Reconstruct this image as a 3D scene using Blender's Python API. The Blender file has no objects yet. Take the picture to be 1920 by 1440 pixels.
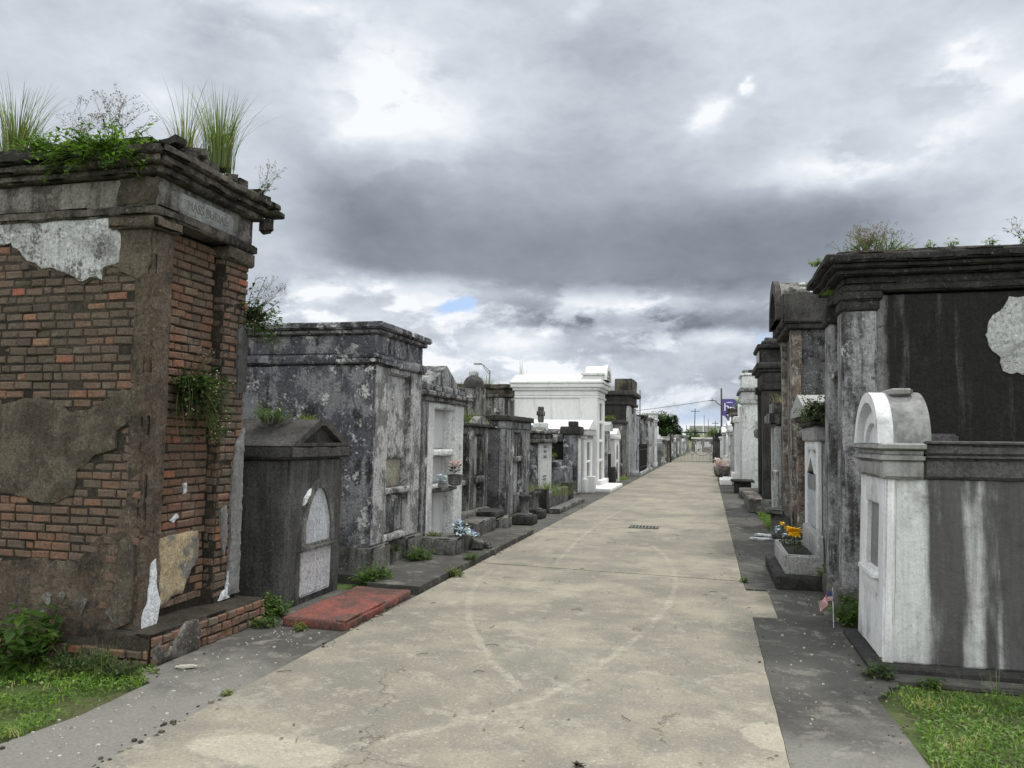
import bpy, math, random
from mathutils import Vector, noise as MN
random.seed(7)
R = math.radians
C = bpy.context.scene.collection
SC = bpy.context.scene

# ------------------------------------------------------------------ camera
cam_d = bpy.data.cameras.new('camera'); cam = bpy.data.objects.new('camera', cam_d); C.objects.link(cam)
SC.camera = cam
YAW, PITCH, ROLL = R(14.411), R(4.039), R(0.8)
F_ = Vector((-math.sin(YAW)*math.cos(PITCH), math.cos(YAW)*math.cos(PITCH), math.sin(PITCH)))
R_ = Vector((math.cos(YAW), math.sin(YAW), 0)); U_ = R_.cross(F_)
RR = R_*math.cos(ROLL)+U_*math.sin(ROLL); UU = U_*math.cos(ROLL)-R_*math.sin(ROLL)
from mathutils import Matrix
M4 = Matrix((( RR.x, UU.x, -F_.x, 0), (RR.y, UU.y, -F_.y, 0), (RR.z, UU.z, -F_.z, 1.6), (0, 0, 0, 1)))
cam.matrix_world = M4
cam_d.lens = 27.04; cam_d.sensor_width = 36; cam_d.clip_start = .05; cam_d.clip_end = 2000
SC.view_settings.view_transform = 'Standard'; SC.view_settings.look = 'None'
SC.view_settings.exposure = 0.0; SC.view_settings.gamma = 1.0

# ------------------------------------------------------------------ node helper
class NT:
    def __init__(s, tree): s.t = tree; s.L = tree.links
    def new(s, ty, **kw):
        n = s.t.nodes.new(ty)
        for k, v in kw.items(): setattr(n, k, v)
        return n
    def put(s, sock, v):
        if isinstance(v, bpy.types.NodeSocket): s.L.new(v, sock)
        elif v is not None:
            try: sock.default_value = v
            except Exception: sock.default_value = (v[0], v[1], v[2], 1)
    def m(s, op, a, b=None, c=None, clamp=False):
        n = s.new('ShaderNodeMath', operation=op, use_clamp=clamp)
        for i, v in enumerate((a, b, c)):
            if v is not None: s.put(n.inputs[i], v)
        return n.outputs[0]
    def v(s, op, a, b=None, c=None, out=0):
        n = s.new('ShaderNodeVectorMath', operation=op)
        for i, x in enumerate((a, b, c)):
            if x is not None: s.put(n.inputs[i], x)
        return n.outputs[out]
    def noise(s, vec, scale=1, detail=4, rough=.55, dist=0, out=0):
        n = s.new('ShaderNodeTexNoise'); s.put(n.inputs['Vector'], vec)
        n.inputs['Scale'].default_value = scale; n.inputs['Detail'].default_value = detail
        n.inputs['Roughness'].default_value = rough; n.inputs['Distortion'].default_value = dist
        return n.outputs[out]
    def sm(s, x, a, b, lo=0., hi=1., kind='SMOOTHSTEP'):
        n = s.new('ShaderNodeMapRange', interpolation_type=kind)
        for i, q in enumerate((x, a, b, lo, hi)): s.put(n.inputs[i], q)
        return n.outputs[0]
    def mix(s, f, a, b, bt='MIX'):
        n = s.new('ShaderNodeMix', data_type='RGBA', blend_type=bt)
        s.put(n.inputs[0], f)
        for i, q in ((6, a), (7, b)):
            if isinstance(q, tuple) and len(q) == 3: q = (*q, 1)
            s.put(n.inputs[i], q)
        return n.outputs[2]
    def ramp(s, f, stops, kind='LINEAR'):
        n = s.new('ShaderNodeValToRGB'); cr = n.color_ramp; cr.interpolation = kind
        while len(cr.elements) < len(stops): cr.elements.new(.5)
        for e, (p, c) in zip(cr.elements, stops):
            e.position = p; e.color = (*c, 1) if isinstance(c, tuple) else (c, c, c, 1)
        s.put(n.inputs[0], f); return n.outputs[0]
    def xyz(s, vec):
        n = s.new('ShaderNodeSeparateXYZ'); s.put(n.inputs[0], vec); return n.outputs
    def cmb(s, x, y, z):
        n = s.new('ShaderNodeCombineXYZ')
        for i, q in enumerate((x, y, z)): s.put(n.inputs[i], q)
        return n.outputs[0]

# ------------------------------------------------------------------ sky, clouds and sun
SUN_EL, SUN_AZ = R(62), R(28)          # azimuth from +Y towards +X
W = bpy.data.worlds.new('World'); SC.world = W; W.use_nodes = True
W.node_tree.nodes.clear(); q = NT(W.node_tree)
tc = q.new('ShaderNodeTexCoord').outputs['Generated']
sky = q.new('ShaderNodeTexSky', sky_type='NISHITA', sun_disc=False)
sky.sun_elevation = SUN_EL; sky.sun_rotation = SUN_AZ; sky.altitude = 0; sky.air_density = 1.2; sky.dust_density = 1.5; sky.ozone_density = 1.5
d = q.xyz(tc)
az = q.m('ARCTAN2', d[0], d[1]); el = q.m('ARCSINE', q.m('MINIMUM', q.m('MAXIMUM', d[2], -1.), 1.))
# cloud-layer plane coordinates: clouds flatten towards the horizon like real layers
hz = q.m('ADD', q.m('MAXIMUM', d[2], 0.), .16)
pl = q.v('MULTIPLY', tc, (3.2, 3.2, 6.2))
wn = q.v('SUBTRACT', q.noise(pl, 1.3, 5, .5, .0, out=1), (.5, .5, .5))
wn2 = q.v('SUBTRACT', q.noise(pl, 4.5, 6, .6, 0, out=1), (.5, .5, .5))
P0 = q.cmb(az, el, 0.)
P1 = q.v('MULTIPLY_ADD', wn, (.13, .055, 0), P0)
P1 = q.v('MULTIPLY_ADD', wn2, (.06, .045, 0), P1)
BL = [(-0.226,0.275,0.30,0.055,-0.02),(0.014,0.25,0.14,0.055,-0.06),(-0.45,0.275,0.153,0.045,-0.04),(-0.122,0.457,0.09,0.058,-0.2),(-0.185,0.36,0.18,0.044,-0.15),(-0.121,0.151,0.154,0.019,-0.3),(0.065,0.157,0.037,0.039,-0.2),(-0.62,0.445,0.057,0.039,-0.15),(-0.427,0.420,0.056,0.046,0.30),(-0.48,0.386,0.041,0.024,0.28),(-0.349,0.389,0.057,0.031,0.25),(-0.012,0.4,0.023,0.021,0.6),(0.028,0.424,0.010,0.007,0.6),(0.147,0.318,0.098,0.018,0.35),(0.252,0.353,0.063,0.028,0.2),(0.278,0.423,0.026,0.016,0.45),(0.332,0.387,0.029,0.021,0.3),(-0.507,0.192,0.033,0.015,0.5),(-0.441,0.199,0.02,0.008,0.35),(-0.473,0.154,0.081,0.027,0.32),(-0.066,0.174,0.106,0.008,0.25),(0.007,0.125,0.045,0.017,0.42),(-0.252,0.126,0.063,0.024,0.4),(-0.168,0.092,0.201,0.017,0.25),(-0.545,0.501,0.081,0.016,0.25),(-0.165,0.511,0.021,0.017,0.2),(-0.696,0.381,0.035,0.022,0.2),(0.205,0.267,0.132,0.024,-0.08)]
BB = [(-0.33,0.178,0.028,0.012,1.1),(0.046,0.115,0.025,0.033,.8),(-0.039,0.028,0.097,0.016,.75),(-0.08,0.123,0.02,0.01,.4)]
def blobs(P, lst, base):
    acc = base
    for a, e, sa, se, amp in lst:
        t = q.v('MULTIPLY_ADD', P, (1/sa, 1/se, 0), (-a/sa, -e/se, 0))
        g = q.m('POWER', .3679, q.v('DOT_PRODUCT', t, t, out=1))
        acc = q.m('MULTIPLY_ADD', g, amp, acc)
    return acc
# puffy detail
pf = q.noise(q.v('MULTIPLY_ADD', wn2, (.35,.35,.35), pl), 1.7, 9, .52, .0); pf2 = q.m('ABSOLUTE', q.m('SUBTRACT', q.noise(q.v('ADD', pl, (3, 7, 1)), 3.6, 8, .58, .0), .5))
det = q.m('ADD', q.m('MULTIPLY', q.m('SUBTRACT', pf, .5), .62), q.m('MULTIPLY', q.m('SUBTRACT', .09, pf2), .62))
det = q.m('MULTIPLY', det, q.sm(el, .26, .12, .72, 1.35))
val = blobs(P1, BL, .69)
# the long dark bank with its firm lower edge, a smaller one under it, and puffy heaps near the horizon
xy1 = q.xyz(q.v('MULTIPLY_ADD', wn2, (.03, .022, 0), q.v('MULTIPLY_ADD', wn, (.12, .045, 0), P0)))
A1 = xy1[0]; E1 = q.m('SUBTRACT', xy1[1], q.m('MULTIPLY', q.m('MULTIPLY', q.m('ADD', A1, .02), q.m('ADD', A1, .02)), .14))
win = q.m('MULTIPLY', q.sm(A1, -.60, -.46), q.sm(A1, .34, .14, 0, 1))
bank = q.m('MULTIPLY', q.m('MULTIPLY', q.sm(E1, .176, .203), q.sm(E1, .39, .24)), win)
val = q.m('MULTIPLY_ADD', bank, -.42, val)
win2 = q.m('MULTIPLY', q.sm(A1, -.33, -.24), q.sm(A1, .06, -.02, 0, 1))
bank2 = q.m('MULTIPLY', q.m('MULTIPLY', q.sm(E1, .138, .150), q.sm(E1, .195, .160)), win2)
val = q.m('MULTIPLY_ADD', bank2, -.22, val)
heap = q.noise(q.v('ADD', q.v('MULTIPLY', pl, (1., 1., 1.1)), (2.3, 5.1, .7)), 3.1, 12, .60, .25)
hm = q.sm(el, .215, .17)
puff = q.sm(q.noise(q.v('ADD', pl, (6.2, 1.4, 3.3)), 2.6, 10, .56, .1), .42, .53)
W1 = blobs(P1, [(-.415, .415, .085, .070, 1.), (.18, .33, .12, .035, .7), (.29, .41, .06, .04, .8), (-.5, .17, .10, .035, .6), (-.60, .49, .10, .03, .6)], 0.)
val = q.m('MULTIPLY_ADD', q.m('MULTIPLY', q.m('SUBTRACT', puff, .30), W1), .34, val)
val = q.m('MULTIPLY_ADD', q.m('MULTIPLY', q.m('SUBTRACT', q.sm(heap, .44, .58), .33), hm), .40, val)
val = q.m('ADD', val, q.m('MULTIPLY', det, q.m('SUBTRACT', 1., q.m('MULTIPLY', bank, .6))))
val = q.sm(val, .0, 1.05, .115, .92, 'LINEAR')
cloud = q.ramp(val, [(0., (.13,.155,.18)), (.22, (.185,.218,.255)), (.5, (.455,.505,.575)), (.72, (.69,.74,.81)), (.9, (.92,.95,.99)), (1., (1.04,1.04,1.04))])
bm_ = blobs(P1, BB, 0.)
bmask = q.sm(q.m('ADD', bm_, q.m('MULTIPLY', det, .9)), .30, .95)
skyc = q.v('MULTIPLY', sky.outputs[0], (.035,.04,.05))
skyc = q.v('ADD', skyc, (.36,.47,.66))
# sky gain added overhead and behind the viewer as warmer fill light
fin = q.mix(bmask, cloud, skyc)
hi = q.sm(el, .62, 1.15, 1., 3.2); bk = q.sm(d[1], .25, -.5, 1., 2.4)
gain = q.m('MULTIPLY', q.m('MAXIMUM', hi, bk), 10.)
warm = q.sm(gain, 10., 20., 1., .88); fin10 = q.v('MULTIPLY', fin, q.cmb(q.m('MULTIPLY', gain, q.sm(gain, 10., 20., 1., 1.04)), gain, q.m('MULTIPLY', gain, warm)))
bg = q.new('ShaderNodeBackground'); q.put(bg.inputs[0], fin10); bg.inputs[1].default_value = .1
wo = q.new('ShaderNodeOutputWorld'); q.L.new(bg.outputs[0], wo.inputs[0])
W.cycles.sampling_method = 'MANUAL'; W.cycles.sample_map_resolution = 512

sd = bpy.data.lights.new('sun', 'SUN'); sd.energy = 2.1; sd.angle = R(5); sd.color = (1., .95, .87)
so = bpy.data.objects.new('sun', sd); C.objects.link(so)
sdir = Vector((math.sin(SUN_AZ)*math.cos(SUN_EL), math.cos(SUN_AZ)*math.cos(SUN_EL), math.sin(SUN_EL)))
so.rotation_euler = sdir.to_track_quat('Z', 'Y').to_euler(); so.location = (0, 0, 30)

# ------------------------------------------------------------------ materials
def newmat(name):
    m = bpy.data.materials.new(name); m.use_nodes = True; m.node_tree.nodes.clear()
    k = NT(m.node_tree)
    b = k.new('ShaderNodeBsdfPrincipled'); o = k.new('ShaderNodeOutputMaterial')
    k.L.new(b.outputs[0], o.inputs[0]); b.inputs['Roughness'].default_value = .9
    b.inputs['Specular IOR Level'].default_value = .25
    return m, k, b, o
def pos(k, seed):
    g = k.new('ShaderNodeNewGeometry'); return k.v('ADD', g.outputs['Position'], (seed*3.7, seed*1.3, seed*2.1)), g
def bump(k, b, h, strength, dist=.02):
    n = k.new('ShaderNodeBump'); n.inputs['Strength'].default_value = strength; n.inputs['Distance'].default_value = dist
    k.put(n.inputs['Height'], h); k.L.new(n.outputs[0], b.inputs['Normal'])
def stucco(name, base, dark, light=(.5,.5,.5), m=(.42,.58), l=(.60,.64), ms=1.4, ls=3., streak=.45, bp=.6, seed=0, third=None, rough=.9, xr=None, fine=.3, moss=0.):
    sc_ = {'dark_grey_cement': .74, 'dark_cement_cap': .74, 'olive_black_cement': .78, 'black_cornice': .8, 'blackened_render': .8, 'brown_render': .82, 'crumbled_render': .80, 'old_mortar': .85, 'mossy_cement_block': 1.25, 'dark_coping': .9, 'sooty_cornice': .85}.get(name, 1.)
    base, dark, light = (tuple(x*sc_ for x in c_) for c_ in (base, dark, light)); third = third and tuple(x*sc_ for x in third)
    mt, k, b, o = newmat(name)
    P, g = pos(k, seed)
    a = k.noise(P, ms, 13, .74, .12); st = k.noise(k.v('MULTIPLY', P, (8, 8, .75)), 1, 7, .62, .2)
    mm = k.m('ADD', k.m('MULTIPLY', a, 1-streak), k.m('MULTIPLY', st, streak))
    mm = k.m('MULTIPLY_ADD', k.m('SUBTRACT', k.noise(P, 21, 6, .7), .5), .16, mm)
    if xr is not None:      # wash-out runs down the wall at set places along it
        wob = k.noise(k.v('MULTIPLY', P, (3, 3, 1.2)), 1.5, 5, .6)
        axis = k.xyz(g.outputs['Position'])[0]
        t = k.m('MULTIPLY_ADD', wob, xr[2], k.m('SUBTRACT', axis, xr[0]+xr[2]*.5))
        rr = k.ramp(k.m('DIVIDE', t, xr[1]), xr[3])
        if len(xr) > 4:
            hi = k.m('MULTIPLY', k.sm(k.m('MULTIPLY_ADD', wob, .5, k.xyz(g.outputs['Position'])[2]), xr[4]-.2, xr[4]+.6, 0, .93), k.sm(axis, 1.52, 1.56)); rr = k.m('MAXIMUM', rr, hi)
        fz = k.sm(st, .3, .7, .8, 1.15)
        mm = k.m('ADD', k.m('MULTIPLY', mm, .35), k.m('MULTIPLY', k.m('MULTIPLY', rr, fz), .55))
    mo = k.sm(mm, m[0], m[1])
    fn = k.noise(P, 38, 6, .7); sp = k.noise(P, 110, 3, .6)
    pe_n = k.m('ADD', k.noise(P, ls, 13, .74, .1), k.m('MULTIPLY', k.m('SUBTRACT', fn, .5), .16))
    pe = k.sm(pe_n, l[0], l[1])
    c = k.mix(mo, base, dark)
    if third:
        th = k.sm(k.noise(k.v('ADD', P, (5, 9, 2)), ms*1.7, 11, .72, .1), .49, .55)
        c = k.mix(th, c, third)
    c = k.mix(pe, c, light)
    bl = k.sm(k.noise(k.v('ADD', P, (1, 2, 7)), 2.2, 8, .68, .4), .52, .72, 0, .75)
    c = k.mix(bl, c, tuple(x*.55 for x in dark))
    spk = k.sm(k.noise(k.v('ADD', P, (2, 6, 3)), 27, 8, .75), .585, .63, 0, min(1., fine*1.6+.1) if fine > .12 else 0.)
    c = k.mix(spk, c, light)
    dk = k.sm(k.noise(k.v('ADD', P, (7, 3, 5)), 19, 9, .78), .575, .62, 0, .75 if fine > .06 else .25)
    c = k.mix(dk, c, tuple(x*.7 for x in dark))
    run = k.noise(k.v('MULTIPLY', P, (34, 34, 2.2)), 1, 6, .65); rv = k.sm(run, .35, .65, .88, 1.12, 'LINEAR')
    c = k.v('MULTIPLY', c, k.cmb(rv, rv, rv))
    if moss:
        ms_ = k.sm(k.noise(k.v('ADD', P, (8, 1, 4)), 4, 8, .7, .5), .56, .66, 0, moss); c = k.mix(ms_, c, (.055,.07,.025))
    lo_ = .52 if fine > .06 else .85
    vv = k.sm(k.m('ADD', k.m('MULTIPLY', fn, .6), k.m('MULTIPLY', sp, .4)), .36, .64, lo_, 2-lo_-.05, 'LINEAR')
    c = k.v('MULTIPLY', c, k.cmb(vv, vv, vv))
    k.L.new(c, b.inputs['Base Color']); b.inputs['Roughness'].default_value = rough
    h = k.m('ADD', k.m('MULTIPLY', fn, .55), k.m('MULTIPLY', k.noise(P, 9, 6, .6), .8))
    h = k.m('ADD', h, k.m('MULTIPLY', pe, .45)); h = k.m('ADD', h, k.m('MULTIPLY', sp, .2))
    bump(k, b, h, min(1., bp*1.35), .03)
    return mt
def plain(name, col, rough=.6, var=.15, scale=12, metal=0., bp=.15, seed=0, dirt=None, dr=(.5,.7)):
    mt, k, b, o = newmat(name); P, g = pos(k, seed)
    n = k.noise(P, scale, 6, .65); vv = k.sm(n, .3, .7, 1-var, 1+var, 'LINEAR')
    c = k.v('MULTIPLY', col, k.cmb(vv, vv, vv))
    if dirt:
        st = k.noise(k.v('MULTIPLY', P, (7, 7, 1.1)), 1, 8, .65, .3)
        c = k.mix(k.sm(st, dr[0], dr[1]), c, dirt)
    k.L.new(c, b.inputs['Base Color']); b.inputs['Roughness'].default_value = rough; b.inputs['Metallic'].default_value = metal
    bump(k, b, k.m('ADD', n, k.m('MULTIPLY', k.noise(P, scale*6, 4, .6), .4)), bp, .01)
    return mt
def leafmat(name, stops, trans=.4):
    mt, k, b, o = newmat(name)
    at = k.new('ShaderNodeAttribute', attribute_name='tint').outputs['Fac']
    c = k.ramp(at, stops)
    k.L.new(c, b.inputs['Base Color']); b.inputs['Roughness'].default_value = .5; b.inputs['Specular IOR Level'].default_value = .35
    tr = k.new('ShaderNodeBsdfTranslucent'); k.L.new(k.v('MULTIPLY', c, (1.5, 1.7, .8)), tr.inputs[0])
    mx = k.new('ShaderNodeMixShader'); mx.inputs[0].default_value = trans
    k.L.new(b.outputs[0], mx.inputs[1]); k.L.new(tr.outputs[0], mx.inputs[2]); k.L.new(mx.outputs[0], o.inputs[0])
    return mt
def brickmat():
    mt, k, b, o = newmat('old_brick'); P, g = pos(k, 3)
    at = k.new('ShaderNodeAttribute', attribute_name='tint').outputs['Fac']
    c = k.ramp(at, [(0, (.085,.067,.053)), (.22, (.120,.091,.072)), (.45, (.165,.100,.074)), (.62, (.22,.108,.072)), (.78, (.170,.136,.101)), (.9, (.29,.145,.083)), (1., (.31,.108,.074))])
    # soot and lime wash over the courses
    z = k.xyz(g.outputs['Position'])[2]
    gr = k.noise(P, 1.7, 8, .65, .4)
    c = k.mix(k.sm(gr, .42, .62, .05, .62), c, (.105,.086,.068))
    c = k.mix(k.sm(k.noise(P, 4.5, 8, .7, .5), .56, .66, 0, .5), c, (.21,.185,.15))
    fn = k.noise(P, 55, 5, .7); vv = k.sm(fn, .3, .7, .62, 1.35, 'LINEAR')
    c = k.v('MULTIPLY', c, k.cmb(vv, vv, vv)); k.L.new(c, b.inputs['Base Color'])
    bump(k, b, k.m('ADD', fn, k.m('MULTIPLY', k.noise(P, 18, 5, .6), 1.2)), .75, .015)
    return mt
def writ(name, col, rough=.7):
    return plain(name, col, rough, .1)
M = {}
M['brick'] = brickmat()
M['mortar'] = stucco('old_mortar', (.060,.050,.040), (.030,.025,.020), (.13,.11,.085), seed=1, l=(.62,.7), streak=.2, bp=.9)
M['render'] = stucco('brown_render', (.15,.124,.096), (.075,.060,.046), (.25,.225,.185), m=(.45,.6), l=(.68,.72), ms=2.2, streak=.15, bp=.9, seed=2, third=(.092,.076,.060))
M['rubble'] = stucco('crumbled_render', (.165,.132,.104), (.055,.045,.036), (.27,.24,.20), m=(.42,.6), l=(.64,.70), ms=4, ls=6, streak=.2, bp=1., seed=4, third=(.120,.088,.066))
M['limewash'] = stucco('flaking_limewash', (.46,.47,.49), (.15,.135,.125), (.58,.59,.61), m=(.515,.545), l=(.5,.6), ms=6, ls=3, streak=.25, bp=.5, seed=5)
M['limegrey'] = stucco('grey_limewash', (.22,.21,.20), (.060,.052,.045), (.33,.33,.33), m=(.42,.58), l=(.58,.66), ms=3, streak=.4, bp=.6, seed=6)
M['cornice_old'] = stucco('sooty_cornice', (.165,.148,.126), (.034,.030,.027), (.30,.28,.24), m=(.40,.58), l=(.64,.70), ms=2.4, streak=.3, bp=.8, seed=7, moss=.5)
M['blackened'] = stucco('blackened_render', (.045,.042,.039), (.020,.019,.018), (.16,.155,.15), m=(.4,.6), l=(.68,.74), ms=2, streak=.3, bp=.7, seed=8, moss=.4)
M['tan'] = stucco('tan_plaster', (.36,.29,.19), (.26,.215,.15), (.42,.37,.28), m=(.45,.65), l=(.6,.7), ms=3, streak=.1, bp=.4, seed=9, third=(.17,.165,.155))
M['whiteflake'] = stucco('white_flake', (.62,.64,.68), (.45,.46,.50), (.70,.72,.76), m=(.5,.7), l=(.5,.6), ms=8, streak=.2, bp=.4, seed=10)
M['plaque'] = stucco('grey_marble', (.28,.29,.29), (.20,.205,.205), (.33,.34,.34), m=(.4,.65), l=(.6,.7), ms=5, streak=.2, bp=.15, seed=11, rough=.6)
M['engrave'] = writ('engraved_letters', (.13,.13,.13))
M['darkgrey'] = stucco('dark_grey_cement', (.135,.135,.138), (.055,.053,.052), (.21,.21,.21), m=(.38,.62), l=(.66,.72), ms=1.8, streak=.55, bp=.5, seed=12)
M['darkcap'] = stucco('dark_cement_cap', (.105,.100,.096), (.045,.042,.040), (.19,.185,.18), m=(.4,.62), l=(.66,.74), ms=2.5, streak=.2, bp=.5, seed=13)
M['paleslab'] = stucco('pale_blue_slab', (.40,.42,.46), (.24,.25,.28), (.48,.50,.54), m=(.5,.75), l=(.6,.7), ms=3, streak=.3, bp=.2, seed=14)
M['purpleslab'] = stucco('stained_white_slab', (.44,.43,.46), (.11,.065,.085), (.52,.52,.55), m=(.56,.66), l=(.58,.7), ms=2.6, streak=.5, bp=.3, seed=15)
M['redcement'] = stucco('red_painted_cement', (.215,.072,.060), (.10,.060,.052), (.28,.17,.14), m=(.42,.58), l=(.70,.76), ms=2.6, streak=.0, bp=.35, seed=16, fine=.12)
M['mottled'] = stucco('mottled_stucco', (.25,.25,.272), (.042,.041,.045), (.56,.56,.58), m=(.47,.54), l=(.55,.58), ms=1.5, ls=3.6, streak=.35, bp=.9, seed=17, third=(.11,.11,.135))
M['mottled_lt'] = stucco('pale_mottled_stucco', (.44,.44,.45), (.085,.083,.085), (.64,.65,.66), m=(.50,.60), l=(.56,.62), ms=1.6, ls=2.6, streak=.55, bp=.8, seed=18, third=(.18,.175,.18))
M['beige'] = stucco('beige_plaster', (.30,.28,.23), (.13,.12,.10), (.38,.36,.31), m=(.5,.7), l=(.6,.7), ms=3, streak=.4, bp=.5, seed=19)
M['whitecol'] = stucco('worn_white_paint', (.60,.61,.62), (.17,.165,.16), (.70,.71,.72), m=(.56,.68), l=(.5,.6), ms=2.2, streak=.6, bp=.3, seed=20)
M['greytomb'] = stucco('weathered_grey_tomb', (.26,.262,.27), (.045,.044,.045), (.56,.565,.57), m=(.45,.56), l=(.56,.60), ms=1.7, ls=2.5, streak=.6, bp=.7, seed=21)
M['browngrey'] = stucco('brown_grey_tomb', (.22,.215,.205), (.042,.040,.038), (.48,.475,.46), m=(.44,.56), l=(.57,.61), ms=1.7, ls=3, streak=.6, bp=.7, seed=22, moss=.35)
M['pebble'] = stucco('pebbled_stucco', (.13,.133,.142), (.036,.036,.040), (.46,.46,.48), m=(.42,.6), l=(.66,.70), ms=1.6, ls=9, streak=.35, bp=1., seed=23, fine=.8)
M['dirtblock'] = stucco('mossy_cement_block', (.15,.148,.142), (.050,.048,.045), (.35,.35,.34), m=(.40,.6), l=(.62,.68), ms=3, ls=5, streak=.4, bp=.8, seed=24, moss=.3)
M['blackmould'] = stucco('black_mould_wall', (.22,.215,.22), (.018,.0175,.0175), (.28,.28,.29), m=(.28,.60), l=(.74,.78), ms=1.5, streak=.6, bp=.5, seed=25, fine=.1,
    xr=(1.5, 1.4, .10, [(0,.10),(.08,.40),(.13,.95),(.20,.62),(.25,.95),(.38,.98),(.42,.80),(.46,.97),(.52,.68),(.56,.97),(.8,.95),(.84,.6),(.9,.95),(1,.95)]))
M['bigpil'] = stucco('silvery_pilaster', (.30,.305,.32), (.062,.060,.060), (.42,.43,.45), m=(.45,.58), l=(.58,.64), ms=3, ls=5, streak=.55, bp=.5, seed=26)
M['bigcorn'] = stucco('black_cornice', (.060,.056,.054), (.024,.023,.022), (.22,.22,.22), m=(.36,.6), l=(.66,.70), ms=3, ls=5, streak=.1, bp=.6, seed=27, moss=.2)
M['whiteside'] = stucco('soot_run_white_wall', (.56,.57,.58), (.088,.086,.088), (.62,.63,.64), m=(.34,.66), l=(.86,.9), ms=1.6, streak=.55, bp=.3, seed=28, fine=.05,
    xr=(1.2, 1.2, .11, [(0,.06),(.19,.10),(.27,.85),(.33,.80),(.37,.98),(.42,.92),(.48,.50),(.53,.50),(.58,.95),(.61,.85),(.635,.70),(.66,.92),(.70,.99),(.78,.98),(.83,.42),(.88,.40),(.93,.9),(1,.95)], 1.15))
M['whiteface'] = stucco('white_painted_front', (.62,.63,.65), (.40,.40,.41), (.66,.67,.69), m=(.62,.8), l=(.5,.6), ms=2.5, streak=.6, bp=.12, seed=29, fine=.02)
M['archtop'] = stucco('grimy_white_arch', (.30,.30,.30), (.17,.165,.165), (.68,.68,.67), m=(.40,.66), l=(.60,.66), ms=3, ls=2.5, streak=.35, bp=.2, seed=30, fine=.05)
M['coping'] = stucco('dark_coping', (.115,.112,.115), (.060,.058,.060), (.24,.24,.24), m=(.4,.65), l=(.72,.8), ms=2.5, streak=.3, bp=.3, seed=31, fine=.1)
M['tablet'] = stucco('grey_tablet', (.20,.20,.205), (.145,.145,.15), (.25,.25,.255), m=(.4,.7), l=(.6,.75), ms=5, streak=.4, bp=.1, seed=32, rough=.5)
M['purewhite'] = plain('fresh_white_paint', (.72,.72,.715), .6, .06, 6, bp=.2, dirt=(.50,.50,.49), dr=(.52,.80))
M['whiteshade'] = plain('shaded_white_grey_runs', (.60,.60,.61), .6, .06, 6, bp=.2, dirt=(.40,.40,.39), dr=(.50,.8))  # darker copy of fresh white: side shade put into the colour, plus dirt runs
M['glassgrey'] = plain('slate_tablet', (.16,.165,.17), .35, .2, 8)
M['shut'] = plain('cavity_black_fill', (.012,.011,.010), .95, .3, 8)  # near-black solid fill; the dark inside openings is put into the colour
M['ruinbrown'] = stucco('rotten_board', (.20,.165,.13), (.07,.055,.045), (.30,.26,.21), m=(.45,.6), l=(.64,.72), ms=4, streak=.75, bp=.6, seed=33)
M['ruinedge'] = stucco('broken_pink_brick_edge', (.32,.30,.275), (.085,.076,.07), (.50,.48,.45), m=(.45,.55), l=(.58,.62), ms=5, ls=6, streak=.1, bp=1., seed=34, third=(.19,.145,.12))
M['scratched'] = stucco('scratched_black_wall', (.10,.10,.103), (.020,.020,.021), (.40,.41,.42), m=(.46,.56), l=(.66,.69), ms=1.6, ls=7, streak=.3, bp=1., seed=35, fine=.5)
M['darkolive'] = stucco('olive_black_cement', (.075,.074,.066), (.032,.031,.029), (.14,.14,.13), m=(.4,.62), l=(.7,.76), ms=2, streak=.5, bp=.4, seed=36, fine=.1)
M['palegrey'] = stucco('pale_grey_tomb', (.42,.43,.44), (.12,.12,.12), (.58,.59,.60), m=(.50,.62), l=(.55,.62), ms=2, ls=3, streak=.5, bp=.5, seed=37)
M['stone'] = stucco('planter_grey', (.33,.33,.335), (.14,.14,.14), (.42,.42,.425), m=(.5,.72), l=(.6,.7), ms=3, streak=.4, bp=.3, seed=38)
M['blackslab'] = stucco('black_slab', (.045,.044,.043), (.025,.024,.024), (.10,.10,.10), m=(.4,.6), l=(.7,.76), ms=3, streak=.2, bp=.4, seed=39)
M['iron'] = plain('black_iron', (.025,.024,.024), .55, .3, 20, bp=.3)
M['rustiron'] = plain('thin_grey_iron', (.19,.185,.18), .6, .3, 20)
M['wood'] = plain('pole_wood', (.075,.065,.058), .85, .3, 10)
M['stem'] = plain('plant_stem', (.10,.11,.045), .7, .3, 20)
M['drystem'] = plain('dry_stem', (.20,.165,.11), .8, .3, 20)
M['leaf'] = leafmat('green_leaves', [(0, (.022,.045,.010)), (.4, (.05,.10,.018)), (.75, (.095,.17,.03)), (1, (.17,.24,.05))])
M['leafdk'] = leafmat('dark_leaves', [(0, (.016,.032,.012)), (.5, (.035,.065,.022)), (1, (.085,.13,.045))])
M['leafyl'] = leafmat('yellow_green_leaves', [(0, (.05,.075,.012)), (.5, (.12,.17,.03)), (1, (.22,.26,.06))])
M['grass'] = leafmat('lawn_grass', [(0, (.06,.115,.016)), (.45, (.105,.195,.030)), (.8, (.17,.265,.05)), (1, (.33,.30,.14))])
M['reed'] = leafmat('tall_grass', [(0, (.045,.08,.02)), (.5, (.095,.15,.04)), (1, (.19,.24,.08))])
M['drygrass'] = leafmat('dry_grass', [(0, (.13,.11,.06)), (.5, (.24,.20,.12)), (1, (.36,.31,.20))])
M['yellow'] = leafmat('yellow_petals', [(0, (.85,.46,.01)), (1, (.95,.75,.08))], .2)
M['pink'] = leafmat('pink_petals', [(0, (.62,.32,.38)), (1, (.78,.66,.70))], .2)
M['blue'] = leafmat('blue_white_petals', [(0, (.16,.28,.62)), (.5, (.35,.45,.75)), (.52, (.75,.78,.82)), (1, (.82,.83,.85))], .2)
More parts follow.
